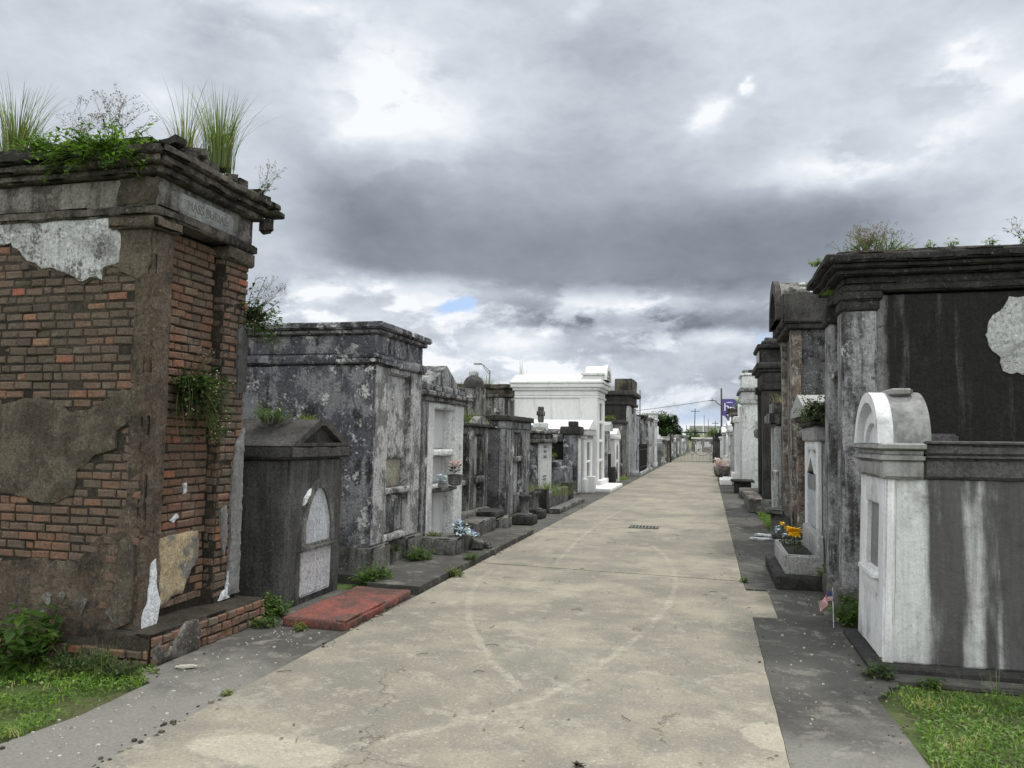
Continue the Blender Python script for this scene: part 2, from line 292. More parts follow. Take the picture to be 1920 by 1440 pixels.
M['mauve'] = leafmat('seed_heads', [(0, (.16,.12,.11)), (1, (.30,.24,.20))], .1)
M['whiteflo'] = leafmat('white_florets', [(0, (.55,.55,.5)), (1, (.8,.8,.75))], .2)

# ------------------------------------------------------------------ geometry helpers
def tag(o, label=None, cat=None, group=None, kind=None):
    if label: o['label'] = label
    if cat: o['category'] = cat
    if group: o['group'] = group
    if kind: o['kind'] = kind
    return o
def NV(p, f): return MN.noise_vector(Vector(p)*f)
def NF(p, f, o=4): return MN.fractal(Vector(p)*f, .8, 2., o)
class MB:
    """collects shapes in local coordinates and links them as one mesh"""
    def __init__(s, tf=None, off=(0, 0, 0)):
        s.V = []; s.F = []; s.T = []; s.tf = tf or (lambda x, y, z: (x, y, z)); s.off = Vector(off)
    def add(s, vs, fs, tint=.5):
        b = len(s.V); s.V += [s.tf(*v) for v in vs]; s.F += [tuple(i+b for i in f) for f in fs]; s.T += [tint]*len(fs)
    def box(s, x0, x1, y0, y1, z0, z1, tint=.5):
        s.add([(x0,y0,z0),(x1,y0,z0),(x1,y1,z0),(x0,y1,z0),(x0,y0,z1),(x1,y0,z1),(x1,y1,z1),(x0,y1,z1)],
              [(0,3,2,1),(4,5,6,7),(0,1,5,4),(1,2,6,5),(2,3,7,6),(3,0,4,7)], tint)
    def gbox(s, x0, x1, y0, y1, z0, z1, cell=.12, amp=.004, chip=.02, fr=3.):
        lo = (x0, y0, z0); hi = (x1, y1, z1); ax = []
        for a in range(3):
            L = hi[a]-lo[a]; e = min(.022, L*.22); n = max(1, int(round((L-2*e)/cell)))
            ax.append([lo[a]] + [lo[a]+e+(L-2*e)*i/n for i in range(n+1)] + [hi[a]])
        N = [len(a)-1 for a in ax]; idx = {}; vs = []; fs = []
        def vid(i, j, k):
            key = (i, j, k)
            if key in idx: return idx[key]
            p = Vector((ax[0][i], ax[1][j], ax[2][k]))
            ext = [(-1 if q == 0 else (1 if q == N[a] else 0)) for a, q in enumerate(key)]
            wp = p+s.off
            if sum(1 for e in ext if e) >= 2:
                c = .35+max(0., NF(wp, 5.5)*2.2)
                for a in range(3):
                    if ext[a]: p[a] -= ext[a]*min((hi[a]-lo[a])*.3, .010*(.4+c)+chip*max(0, c-.6))
            if amp: p += NV(wp, fr)*amp + NV(wp, fr*4)*amp*.4
            idx[key] = len(vs); vs.append(tuple(p)); return idx[key]
        for a in range(3):
            b, c = (a+1) % 3, (a+2) % 3
            for side in (0, 1):
                for i in range(N[b]):
                    for j in range(N[c]):
                        qd = []
                        for di, dj in ((0,0),(1,0),(1,1),(0,1)):
                            key = [0, 0, 0]; key[a] = N[a]*side; key[b] = i+di; key[c] = j+dj; qd.append(vid(*key))
                        if not side: qd.reverse()
                        fs.append(tuple(qd))
        s.add(vs, fs)
    def prism(s, pts, v0, v1, mode='uz'):
        """polygon in (u,z) pushed from v0 to v1; tomb frames take (v,u,z)"""
        n = len(pts)
        vs = [(v0, u, z) for u, z in pts]+[(v1, u, z) for u, z in pts]
        fs = [tuple(range(n)), tuple(range(2*n-1, n-1, -1))]+[(i, i+n, (i+1) % n+n, (i+1) % n) for i in range(n)]
        s.add(vs, fs)
    def ring(s, outer, inner, v0, v1):
        n = len(outer); vs = []
        for v in (v0, v1):
            vs += [(v, u, z) for u, z in outer]+[(v, u, z) for u, z in inner]
        fs = []
        for i in range(n):
            j = (i+1) % n
            fs += [(i, j, n+j, n+i), (2*n+i, 3*n+i, 3*n+j, 2*n+j), (i, 2*n+i, 2*n+j, j), (n+i, n+j, 3*n+j, 3*n+i)]
        s.add(vs, fs)
    def tube(s, pts, r, n=8, taper=1., tint=.5, cap=True):
        pts = [Vector(p) for p in pts]; vs = []; fs = []
        for i, p in enumerate(pts):
            t = (pts[min(i+1, len(pts)-1)]-pts[max(i-1, 0)]).normalized()
            a = t.cross(Vector((0, 0, 1)) if abs(t.z) < .9 else Vector((1, 0, 0))).normalized(); b = t.cross(a)
            rr = r*(1+(taper-1)*i/max(1, len(pts)-1))
            for q in range(n):
                an = 2*math.pi*q/n; vs.append(tuple(p+(a*math.cos(an)+b*math.sin(an))*rr))
        for i in range(len(pts)-1):
            for q in range(n): fs.append((i*n+q, i*n+(q+1) % n, (i+1)*n+(q+1) % n, (i+1)*n+q))
        if cap and n > 2: fs += [tuple(range(n-1, -1, -1)), tuple(range((len(pts)-1)*n, len(pts)*n))]
        s.add(vs, fs, tint)
    def lathe(s, prof, cx=0, cy=0, n=20, sq=0):
        vs = []; fs = []
        for r, z in prof:
            for q in range(n):
                an = 2*math.pi*q/n; vs.append((cx+r*math.cos(an), cy+r*math.sin(an), z))
        for i in range(len(prof)-1):
            for q in range(n): fs.append((i*n+q, i*n+(q+1) % n, (i+1)*n+(q+1) % n, (i+1)*n+q))
        fs += [tuple(range(n-1, -1, -1)), tuple(range((len(prof)-1)*n, len(prof)*n))]
        s.add(vs, fs)
    def leaf(s, p, d, size, w=.42, tint=.5, up=None):
        p = Vector(p); d = Vector(d).normalized(); sd = d.cross(up or Vector((0, 0, 1)))
        if sd.length < .05: sd = d.cross(Vector((1, 0, 0)))
        sd.normalize(); nn = sd.cross(d)
        a = p+d*size*.45+sd*size*w*.5+nn*size*.08; b = p+d*size*.45-sd*size*w*.5+nn*size*.08; e = p+d*size-nn*size*.15
        m = p+d*size*.5
        s.add([tuple(p), tuple(a), tuple(e), tuple(b), tuple(m)], [(0, 4, 1), (4, 2, 1), (0, 3, 4), (3, 2, 4)], tint)
    def blade(s, p, d, h, w, bend, tint=.5, n=4):
        """grass blade arching over towards d"""
        p = Vector(p); d = Vector(d); sd = Vector((-d.y, d.x, 0)); 
        if sd.length < 1e-3: sd = Vector((1, 0, 0))
        sd.normalize(); vs = []
        for i in range(n):
            t = i/n; q = p+Vector((0, 0, 1))*h*(t-.35*bend*t*t)+d*h*bend*t*t; ww = w*(1-t*.8)*.5
            vs += [tuple(q+sd*ww), tuple(q-sd*ww)]
        q = p+Vector((0, 0, 1))*h*(1-.35*bend)+d*h*bend; vs.append(tuple(q))
        fs = [(2*i, 2*i+1, 2*i+3, 2*i+2) for i in range(n-1)]+[(2*n-2, 2*n-1, 2*n)]
        s.add(vs, fs, tint)
    def build(s, name, mat, parent=None, smooth=None, tint=False, flip=False):
        me = bpy.data.meshes.new(name); me.from_pydata(s.V, [], s.F); me.update()
        if not tint:
            import bmesh
            b = bmesh.new(); b.from_mesh(me)
            bmesh.ops.recalc_face_normals(b, faces=b.faces); b.to_mesh(me); b.free()
        else:
            at = me.attributes.new('tint', 'FLOAT', 'FACE'); at.data.foreach_set('value', s.T)
        if smooth:
            me.polygons.foreach_set('use_smooth', [True]*len(me.polygons)); me.set_sharp_from_angle(angle=R(smooth))
        me.materials.append(M[mat] if isinstance(mat, str) else mat)
        o = bpy.data.objects.new(name, me); C.objects.link(o)
        if parent: o.parent = parent
        return o
def empty(name, loc, label, cat, group=None):
    e = bpy.data.objects.new(name, None); C.objects.link(e); e.location = loc; e.empty_display_size = .2
    return tag(e, label, cat, group)
def arc(u0, u1, zs, zt, n=14, kind='round'):
    c = (u0+u1)/2; w = (u1-u0)/2; out = []
    for i in range(n+1):
        t = math.pi*i/n
        if kind == 'round': out.append((c+w*math.cos(t), zs+(zt-zs)*math.sin(t)))
        else:
            x = math.cos(t); out.append((c+w*x, zs+(zt-zs)*(1-abs(x)**2.2)))
    return out                                   # runs from u1 to u0
SPLIT = {'capital', 'pilaster', 'tablet', 'closure', 'back_panel', 'support', 'column', 'post', 'pier', 'stones', 'step', 'closure_slab'}
class Tomb:
    """a tomb whose front faces the road: u along the road, v inward from the front, z up"""
    def __init__(t, name, label, cat, side, X, Y, lean=0., group=None):
        t.root = empty(name, (X, Y, 0), label, cat, group)
        t.s = -1 if side == 'L' else 1; t.off = (X, Y, 0); t.lean = lean
    def tf(t, v, u, z): return (t.s*v+t.lean*z, u, z)
    def mb(t): return MB(t.tf, (t.off[0], t.off[1], 0))
    def put(t, name, mat, boxes, cell=.12, amp=.004, chip=.02, parent=None, smooth=35):
        if len(boxes) > 1 and name in SPLIT:
            return [t.put(name, mat, [b], cell, amp, chip, parent, smooth) for b in boxes][0]
        m = t.mb()
        for b in boxes: m.gbox(b[2], b[3], b[0], b[1], b[4], b[5], cell, amp, chip)     # given as u0,u1,v0,v1,z0,z1
        return m.build(name, mat, parent or t.root, smooth)
    def poly(t, name, mat, polys, parent=None):
        m = t.mb()
        for pts, v0, v1 in polys: m.prism(pts, v0, v1)
        return m.build(name, mat, parent or t.root)
def front_frame(W, z0, z1, holes, d=.14):
    """wall boxes round one column of openings: (u0,u1,z0,z1) from the bottom up"""
    ua = min(h[0] for h in holes); ub = max(h[1] for h in holes); o = [(0, ua, 0, d, z0, z1), (ub, W, 0, d, z0, z1)]; z = z0
    for h in holes:
        if h[2]-z > .01: o.append((ua, ub, .002, d, z, h[2]))
        z = h[3]
    if z1-z > .01: o.append((ua, ub, .002, d, z, z1))
    return o
def patch(name, mat, pts, plane, at, thick, parent, rag=.02, step=.035, origin=(0, 0, 0), skew=1., base=0.):
    """irregular slab of plaster. plane 'Y': pts (x,z) facing -Y ; plane 'X': pts (y,z) facing +X or -X (skew)"""
    out = []; n = len(pts)
    for i in range(n):
        a = Vector((*pts[i], 0)); b = Vector((*pts[(i+1) % n], 0)); k = max(1, int((b-a).length/step))
        for j in range(k):
            p = a.lerp(b, j/k); nv = NV((p.x*1., p.y, at*3.1), 11)+NV((p.x, p.y, at+5), 24)*.35; out.append((p.x+nv.x*rag, p.y+nv.y*rag))
    from mathutils.geometry import delaunay_2d_cdt
    O = Vector(origin); n0 = len(out); P2 = [Vector((x, z)) for x, z in out]
    xs = [p[0] for p in out]; zs = [p[1] for p in out]; rg = random.Random(int(abs(xs[0])*1000)+n0); st = .032
    x = min(xs)
    while x < max(xs):
        z = min(zs)
        while z < max(zs):
            px, pz = x+rg.uniform(-.01, .01), z+rg.uniform(-.01, .01)
            if inpoly(px, pz, out): P2.append(Vector((px, pz)))
            z += st
        x += st
    vs, es, fs, ov, oe, of = delaunay_2d_cdt(P2, [(i, (i+1) % n0) for i in range(n0)], [], 1, 1e-4)
    bd = {i for i, o_ in enumerate(ov) if any(q < n0 for q in o_)}
    def P3(x, z, dd): return tuple(Vector((x, at-dd, z))-O if plane == 'Y' else Vector((at+dd*skew, x, z))-O)
    V = []
    for i, p in enumerate(vs):
        rel = NF((p.x, p.y, at), 5)*.007+NF((p.x, p.y, at+3), 18)*.0035
        V.append(P3(p.x, p.y, thick*(.55 if i in bd else 1)+(0 if i in bd else rel)))
    F = [tuple(f) for f in fs]; b0 = len(V)
    V += [P3(p.x, p.y, -base) for p in vs]
    cnt = {}
    for f in fs:
        for a_, b_ in zip(f, list(f[1:])+[f[0]]):
            key = (min(a_, b_), max(a_, b_)); cnt[key] = cnt.get(key, 0)+1
    for (a_, b_), c_ in cnt.items():
        if c_ == 1: F.append((a_, b_, b_+b0, a_+b0))
    me = bpy.data.meshes.new(name); me.from_pydata(V, [], F); me.update()
    import bmesh
    bb_ = bmesh.new(); bb_.from_mesh(me); bmesh.ops.delete(bb_, geom=[v for v in bb_.verts if not v.link_faces], context='VERTS')
    bmesh.ops.recalc_face_normals(bb_, faces=bb_.faces); bb_.to_mesh(me); bb_.free()
    me.materials.append(M[mat]); me.polygons.foreach_set('use_smooth', [True]*len(me.polygons)); me.set_sharp_from_angle(angle=R(40))
    o = bpy.data.objects.new(name, me); C.objects.link(o); o.parent = parent
    nz = sum((p.normal[1] if plane == 'Y' else p.normal[0]*skew)*p.area for p in me.polygons)
    if (plane == 'Y' and nz > 0) or (plane == 'X' and nz < 0): me.flip_normals()
    return o
def inpoly(x, y, pts):
    c = False; j = len(pts)-1
    for i in range(len(pts)):
        if (pts[i][1] > y) != (pts[j][1] > y) and x < (pts[j][0]-pts[i][0])*(y-pts[i][1])/(pts[j][1]-pts[i][1])+pts[i][0]: c = not c
        j = i
    return c
def bricks(name, plane, at, a0, a1, z0, z1, parent, origin, sg=1, course=.0665, L=.166, skip=None, proud=.012, dark=0., rnd=1, bright=0.):
    """courses of single bricks standing proud of the mortar"""
    rg = random.Random(rnd); m = MB(); O = Vector(origin); z = z0; row = 0
    while z < z1-.02:
        x = a0-(L*.5 if row % 2 else 0)+rg.uniform(-.02, .02)
        while x < a1:
            l = L*(rg.choice((1, 1, 1, 1, .52, .8)) if rnd else 1); xa, xb = max(x, a0), min(x+l-.010, a1)
            zc = z+NF((x*.8, z*.8, at), 1.2)*.006
            if xb-xa > .03 and not (skip and skip((xa+xb)/2, z+.03)) and rg.random() > .008:
                h = course-.010+rg.uniform(-.006, .003); dd = max(.004, proud+rg.uniform(-.007, .008)-(.009 if rg.random() < .1 else 0))
                c = .008; j = lambda: rg.uniform(-.0035, .0035); tl = rg.uniform(-.004, .004)
                def Q(x_, z_, d_):
                    v = Vector((x_, at-d_, z_)) if plane == 'Y' else Vector((at+sg*d_, x_, z_))
                    return tuple(v-O)
                vs = [Q(xa, zc, -.01), Q(xb, zc+tl, -.01), Q(xb, zc+h+tl, -.01), Q(xa, zc+h, -.01),
                      Q(xa+j()*.6, zc+j()*.6, dd-c), Q(xb+j()*.6, zc+tl, dd-c), Q(xb, zc+h+tl+j()*.6, dd-c), Q(xa, zc+h, dd-c)]
                ins = [Q(xa+c+j(), zc+c+j(), dd), Q(xb-c+j(), zc+c+tl+j(), dd+j()), Q(xb-c+j(), zc+h-c+tl+j(), dd), Q(xa+c+j(), zc+h-c+j(), dd+j())]
                vs += ins
                fs = [(0,1,5,4),(1,2,6,5),(2,3,7,6),(3,0,4,7),(4,5,9,8),(5,6,10,9),(6,7,11,10),(7,4,8,11),(8,9,10,11)]
                if plane == 'X' and sg > 0 or plane == 'Y': pass
                t = min(1, max(0, rg.gauss(.38+bright-dark, .14)+NF((x, z, at), 1.3)*.25-(.13 if z > 1.9 and plane == 'Y' else 0)))
                if rg.random() < .05+bright*.2: t = rg.uniform(.8, 1)
                m.add(vs, fs, t)
            x += l
        z += course; row += 1
    o = m.build(name, 'brick', parent, None, tint=True)
    import bmesh
    b = bmesh.new(); b.from_mesh(o.data); bmesh.ops.recalc_face_normals(b, faces=b.faces); b.to_mesh(o.data); b.free()
    return o

# ---------------- plants
def weed(name, label, cat, loc, r, h, n, leaf, mat='leaf', dens=9, droop=0., parent_dir=None, group=None, stems=True, wide=.5, flo=0, rnd=1, flat=1., single=False):
    rg = random.Random(rnd); root = empty(name, loc, label, cat, group) if not single else None
    L = MB(); S = MB(); Fl = MB()
    for i in range(n):
        an = rg.uniform(0, 2*math.pi); rr = r*math.sqrt(rg.random())
        b = Vector((math.cos(an)*rr*.45, math.sin(an)*rr*.45*flat, 0))
        hh = h*rg.uniform(.35, 1)*(1-.45*rr/r)
        tip = Vector((math.cos(an)*rr, math.sin(an)*rr*flat, hh-droop*rg.random()))
        if parent_dir: tip += Vector(parent_dir)*rg.uniform(.3, 1)
        mid = b.lerp(tip, .5)+Vector((rg.uniform(-1, 1), rg.uniform(-1, 1), .6))*h*.1
        pts = [b, mid, tip]; S.tube(pts, .0035+.0015*h, 5, .4)
        shade = rg.uniform(.1, .6)
        for k in range(dens):
            t = rg.uniform(.15, 1.0); p = b.lerp(mid, t*2) if t < .5 else mid.lerp(tip, t*2-1)
            a2 = rg.uniform(0, 2*math.pi); dd = Vector((math.cos(a2), math.sin(a2), rg.uniform(-.5, .6)))
            L.leaf(p+Vector((rg.uniform(-1, 1), rg.uniform(-1, 1), rg.uniform(-1, 1)))*leaf*.5, dd, leaf*rg.uniform(.55, 1.25), wide*rg.uniform(.8, 1.2), min(1, max(0, shade+.45*t*rg.random()+rg.uniform(-.15, .2))))
        if flo and rg.random() < flo:
            for _ in range(rg.randint(2, 6)):
                p = tip+Vector((rg.uniform(-.05, .05), rg.uniform(-.05, .05), rg.uniform(0, .1)))
                S.tube([tip, p], .0012, 3); 
                for q_ in range(4): Fl.leaf(p, (rg.uniform(-1, 1), rg.uniform(-1, 1), rg.uniform(-.2, 1)), .012, .7, rg.random())
    if single:
        o = L.build(name, mat, None, None, tint=True); o.location = loc; return tag(o, label, cat, group)
    L.build('foliage', mat, root, None, tint=True)
    if stems: S.build('stems', 'stem', root, 40)
    if Fl.V: Fl.build('flowers', 'whiteflo', root, None, tint=True)
    return root
def tuft(name, label, cat, loc, r, h, n, w=.008, mat='reed', bend=.5, rnd=1, group=None, dry=0):
    rg = random.Random(rnd); m = MB(); md = MB()
    for i in range(n):
        an = rg.uniform(0, 2*math.pi); rr = r*rg.random(); d = Vector((math.cos(an), math.sin(an), 0))
        T = md if rg.random() < dry else m
        T.blade(d*rr, d*rg.uniform(.5, 1.1), h*rg.uniform(.45, 1)*(1 if T is m else .7), w, bend*rg.uniform(.1, 1.2), rg.random(), 6)
    if dry:
        root = empty(name, loc, label, cat, group); m.build('green_blades', mat, root, None, tint=True)
        md.build('dry_blades', 'drygrass', root, None, tint=True); return root
    o = m.build(name, mat, None, None, tint=True); o.location = loc
    return tag(o, label, cat, group)
def seedplant(name, label, cat, loc, r, h, n, rnd=1, leaf=.03, leafmat_='leafdk', lean=(0, 0, 0), group=None, dens=8):
    """wiry weed: branching stems, small leaves low down, tiny seed heads above"""
    rg = random.Random(rnd); root = empty(name, loc, label, cat, group); S = MB(); L = MB(); H = MB()
    def br(p, d, l, lev, rad):
        q_ = p+d*l*.5+Vector((rg.uniform(-1, 1), rg.uniform(-1, 1), rg.uniform(-.3, .6)))*l*.08; e = p+d*l
        S.tube([p, q_, e], rad, 4, .6, cap=False)
        if lev <= 1:
            for _ in range(dens):
                t = rg.random(); a2 = rg.uniform(0, 6.28)
                L.leaf(p.lerp(e, t), (math.cos(a2), math.sin(a2), rg.uniform(-.3, .5)), leaf*rg.uniform(.5, 1.2), .45, rg.random())
        if lev == 3:
            for _ in range(3): H.leaf(e+Vector((rg.uniform(-1, 1), rg.uniform(-1, 1), rg.uniform(-1, 1)))*.01, (rg.uniform(-1, 1), rg.uniform(-1, 1), rg.uniform(-.5, 1)), .013, .8, rg.random())
            return
        for _ in range(rg.randint(2, 3)):
            nd = (d+Vector((rg.uniform(-1, 1), rg.uniform(-1, 1), rg.uniform(-.3, .6)))*.75).normalized()
            br(e, nd, l*rg.uniform(.5, .8), lev+1, rad*.65)
    for i in range(n):
        an = rg.uniform(0, 6.28); d = (Vector((math.cos(an)*r/h, math.sin(an)*r/h*.7, 1))*1.+Vector(lean)).normalized()
        br(Vector((rg.uniform(-.3, .3)*r, rg.uniform(-.3, .3)*r, 0)), d, h*.38*rg.uniform(.6, 1.1), 0, .0028)
    S.build('stems', 'drystem', root, 40); L.build('foliage', leafmat_, root, None, tint=True); H.build('seed_heads', 'mauve', root, None, tint=True)
    return root
def lawn(name, label, poly, n, rnd, hmax=.06, hole=None):
    rg = random.Random(rnd); m = MB(); xs = [p[0] for p in poly]; ys = [p[1] for p in poly]; c = 0
    while c < n:
        x = rg.uniform(min(xs), max(xs)); y = rg.uniform(min(ys), max(ys))
        if rg.random() > (2.2/max(2.2, y-.6))**.6+.3: continue
        if not inpoly(x+NF((x, y, 0), 6)*.12, y+NF((x, y, 3), 6)*.12, poly): continue
        if NF((x, y, 9), 1.7) < -.33 and rg.random() < .8: c += 1; continue
        c += 1; cl = NF((x, y, 5), 2.2); an = rg.uniform(0, 6.28); h = hmax*rg.uniform(.3, 1)*(1+cl*.8)
        t = min(1, max(0, .42+cl*.7+rg.gauss(0, .24)))
        if rg.random() < .45:
            m.leaf((x, y, h*.35*rg.random()), (math.cos(an), math.sin(an), rg.uniform(.1, .9)), .028*rg.uniform(.6, 1.3), .65, t*.9)
        else:
            m.blade((x, y, -.005), (math.cos(an), math.sin(an), 0), h, .009, rg.uniform(.3, 1.1), t, 2)
    o = m.build(name, 'grass', None, None, tint=True); return tag(o, label, 'grass', kind='stuff')

# ------------------------------------------------------------------ ground, road, pavement
def groundmat():
    mt, k, b, o = newmat('rough_ground'); P, g = pos(k, 0)
    n = k.noise(P, 1.1, 8, .65, .5); n2 = k.noise(P, 14, 6, .7)
    c = k.mix(k.sm(n, .4, .62), (.075,.080,.035), (.055,.095,.022)); c = k.mix(k.sm(n2, .5, .7, 0, .6), c, (.16,.14,.09))
    k.L.new(c, b.inputs['Base Color']); bump(k, b, n2, .8, .03); return mt
def roadmat():
    mt, k, b, o = newmat('worn_concrete'); P, g = pos(k, 0); Pw = g.outputs['Position']; xy = k.xyz(Pw)
    big = k.noise(P, .55, 10, .68, .2); mid = k.noise(P, 2.2, 12, .74, .1); fn = k.noise(P, 45, 7, .76); sp = k.noise(P, 160, 3, .6)
    band = k.noise(k.v('MULTIPLY', P, (.45, 3.2, 1)), 1, 7, .62, .4)
    c = k.mix(k.sm(big, .36, .64), (.285,.258,.210), (.175,.162,.136))
    c = k.mix(k.sm(mid, .45, .66, 0, .8), c, (.165,.157,.140))
    c = k.mix(k.sm(k.noise(k.v('ADD', P, (9, 1, 1)), 5.5, 11, .75), .52, .60, 0, .45), c, (.345,.322,.268))
    c = k.mix(k.sm(k.noise(k.v('ADD', P, (3, 8, 1)), 1.3, 9, .7, .3), .56, .66, 0, .55), c, (.165,.165,.150))
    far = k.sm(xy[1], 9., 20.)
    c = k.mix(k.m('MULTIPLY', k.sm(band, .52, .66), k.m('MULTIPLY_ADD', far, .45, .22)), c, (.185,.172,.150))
    # tyre-scrubbed pale arcs and a few pale patches
    wob = k.v('MULTIPLY', k.v('SUBTRACT', k.noise(P, 5, 4, .6, 0, out=1), (.5, .5, .5)), (.10, .10, 0))
    Q = k.v('ADD', Pw, wob); msum = 0.
    for cx, cy, r, w, ya, yb, s_ in ARCS:
        dd = k.v('LENGTH', k.v('MULTIPLY', k.v('SUBTRACT', Q, (cx, cy, 0)), (1, 1, 0)), out=1)
        e = k.m('ABSOLUTE', k.m('SUBTRACT', dd, r))
        rg = k.sm(e, w*.25, w, 1, 0)
        rg = k.m('MULTIPLY', rg, k.m('MULTIPLY', k.sm(xy[1], ya-.12, ya+.1), k.sm(xy[1], yb-.1, yb+.12, 1, 0)))
        lim = k.sm(k.m('MULTIPLY', k.m('SUBTRACT', xy[0], cx), s_), 0., .1)
        msum = k.m('MAXIMUM', k.m('MULTIPLY', rg, lim), msum)
    msum = k.m('MULTIPLY', msum, k.m('MULTIPLY', k.sm(k.noise(P, 15, 7, .75), .42, .54, .03, .46), k.sm(k.noise(P, 1.7, 5, .6), .34, .56, .25, 1)))
    c = k.mix(msum, c, (.40,.37,.31))
    for bx, by, sx, sy in ((-1.05, 3.2, .38, .16), (-1.6, 3.1, .3, .1), (.33, 4.55, .18, .22), (-2.2, 3.6, .45, .2)):
        t = k.v('MULTIPLY', k.v('SUBTRACT', k.v('ADD', Q, wob), (bx, by, 0)), (1/sx, 1/sy, 0))
        c = k.mix(k.sm(k.v('LENGTH', t, out=1), .85, 1., .5, 0), c, (.40,.37,.30))
    c = k.mix(k.sm(fn, .60, .66, 0, .7), c, (.55,.52,.45)); c = k.mix(k.sm(fn, .40, .34, 0, .5), c, (.12,.11,.10)); c = k.mix(k.sm(sp, .36, .30, 0, .5), c, (.10,.095,.085))
    vor = k.new('ShaderNodeTexVoronoi', feature='DISTANCE_TO_EDGE'); vor.inputs['Scale'].default_value = .42
    k.put(vor.inputs['Vector'], k.v('MULTIPLY_ADD', k.noise(P, 3, 6, .65, out=1), (.5, .5, .5), P))
    crk = k.m('MULTIPLY', k.sm(vor.outputs[0], .001, .004, .7, 0), k.sm(k.noise(P, .8, 3), .53, .57)); c = k.mix(crk, c, (.09,.08,.065))
    vv = k.sm(k.m('ADD', k.m('MULTIPLY', fn, .6), k.m('MULTIPLY', sp, .4)), .36, .64, .74, 1.26, 'LINEAR')
    c = k.v('MULTIPLY', c, k.cmb(vv, vv, vv)); k.L.new(c, b.inputs['Base Color']); b.inputs['Roughness'].default_value = .88
    bump(k, b, k.m('SUBTRACT', k.m('ADD', k.m('MULTIPLY', fn, .6), k.m('MULTIPLY', mid, 1.5)), crk), .45, .012)
    return mt
def pavemat():
    mt, k, b, o = newmat('algae_dark_concrete'); P, g = pos(k, 5)
    big = k.noise(P, .8, 10, .68, .2); mid = k.noise(P, 4, 12, .75, .1); fn = k.noise(P, 50, 7, .76)
    xy = k.xyz(g.outputs['Position'])
    c = k.mix(k.sm(big, .38, .62), (.080,.078,.072), (.050,.048,.045))
    # the trodden near ends are paler than the algae-black stretch by the tombs
    near = k.sm(k.m('ADD', xy[1], k.m('MULTIPLY', k.m('SUBTRACT', big, .5), 3.5)), 3.9, 5.4, 1, 0)
    c = k.mix(k.m('MULTIPLY', near, .8), c, (.205,.198,.185))
    c = k.mix(k.sm(mid, .52, .62, 0, .6), c, (.185,.175,.158)); c = k.mix(k.sm(fn, .64, .69, 0, .4), c, (.30,.29,.27))
    c = k.mix(k.sm(k.noise(k.v('ADD', P, (4, 2, 1)), 2.6, 8, .7, 1.), .60, .66, 0, .5), c, (.25,.24,.22))
    vv = k.sm(fn, .3, .7, .75, 1.25, 'LINEAR'); c = k.v('MULTIPLY', c, k.cmb(vv, vv, vv))
    k.L.new(c, b.inputs['Base Color']); b.inputs['Roughness'].default_value = .85
    bump(k, b, k.m('ADD', fn, mid), .5, .012); return mt
ARCS = [(-12.31, 8.65, 11.94, .045, 4.8, 12.0, 1), (-4.1, 6.32, 3.43, .055, 3.0, 4.95, 1), (5.57, 9.49, 8.15, .045, 4.9, 9.2, -1), (60.3, 14, 62.35, .04, 9.8, 24, -1)]
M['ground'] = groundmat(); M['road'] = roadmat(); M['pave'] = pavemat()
def sheet(name, mat, polys, z, th, label, step=None, **kw):
    import bmesh
    b = bmesh.new()
    for p in polys:
        vs = [b.verts.new((x, y, z)) for x, y in p]; f = b.faces.new(vs); ff = bmesh.ops.extrude_face_region(b, geom=[f])
        for v in ff['geom']:
            if isinstance(v, bmesh.types.BMVert): v.co.z -= th
    bmesh.ops.recalc_face_normals(b, faces=b.faces)
    me = bpy.data.meshes.new(name); b.to_mesh(me); b.free(); me.materials.append(M[mat]); o = bpy.data.objects.new(name, me); C.objects.link(o)
    return tag(o, label, kind='structure')
def ragged(pts, amp, step=.12, fr=5.):
    out = []
    for i in range(len(pts)):
        a = Vector((*pts[i], 0)); b = Vector((*pts[(i+1) % len(pts)], 0)); k = max(1, int((b-a).length/step))
        for j in range(k): p = a.lerp(b, j/k); nv = NV(p, fr)*amp; out.append((p.x+nv.x, p.y+nv.y))
    return out
g = MB(); g.add([(-400, -60, -.035), (400, -60, -.035), (400, 900, -.035), (-400, 900, -.035)], [(0, 1, 2, 3)])
tag(g.build('ground', 'ground'), 'bare and grassy soil under the cemetery', kind='structure')
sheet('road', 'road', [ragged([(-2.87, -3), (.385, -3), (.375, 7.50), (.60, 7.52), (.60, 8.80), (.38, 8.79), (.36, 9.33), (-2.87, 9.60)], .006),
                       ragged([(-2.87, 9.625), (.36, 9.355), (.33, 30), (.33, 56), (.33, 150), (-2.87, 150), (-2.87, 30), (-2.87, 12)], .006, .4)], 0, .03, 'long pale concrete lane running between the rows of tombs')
sheet('pavement', 'pave', [ragged([(-2.874, -3), (-2.874, 7.45), (-3.9, 7.45), (-3.9, 4.62), (-3.50, 4.35), (-3.47, 3.75), (-3.56, 3.2), (-3.5, -3)], .02)], -.004, .03, 'dark concrete strip along the left edge of the lane')
sheet('pavement', 'pave', [ragged([(-2.90, 7.55), (-2.885, 12.8), (-4.5, 12.8), (-4.5, 7.95), (-3.55, 7.95), (-3.5, 7.60)], .008), ], .065, .1, 'raised dark slab with a crumbling kerb edge in front of the grey stuccoed tombs')
sheet('pavement', 'pave', [ragged([(-2.874, 12.82), (-2.874, 58), (-4.9, 58), (-4.9, 12.82)], .008, .3)], .003, .03, 'dark strip between the lane and the far left tombs')
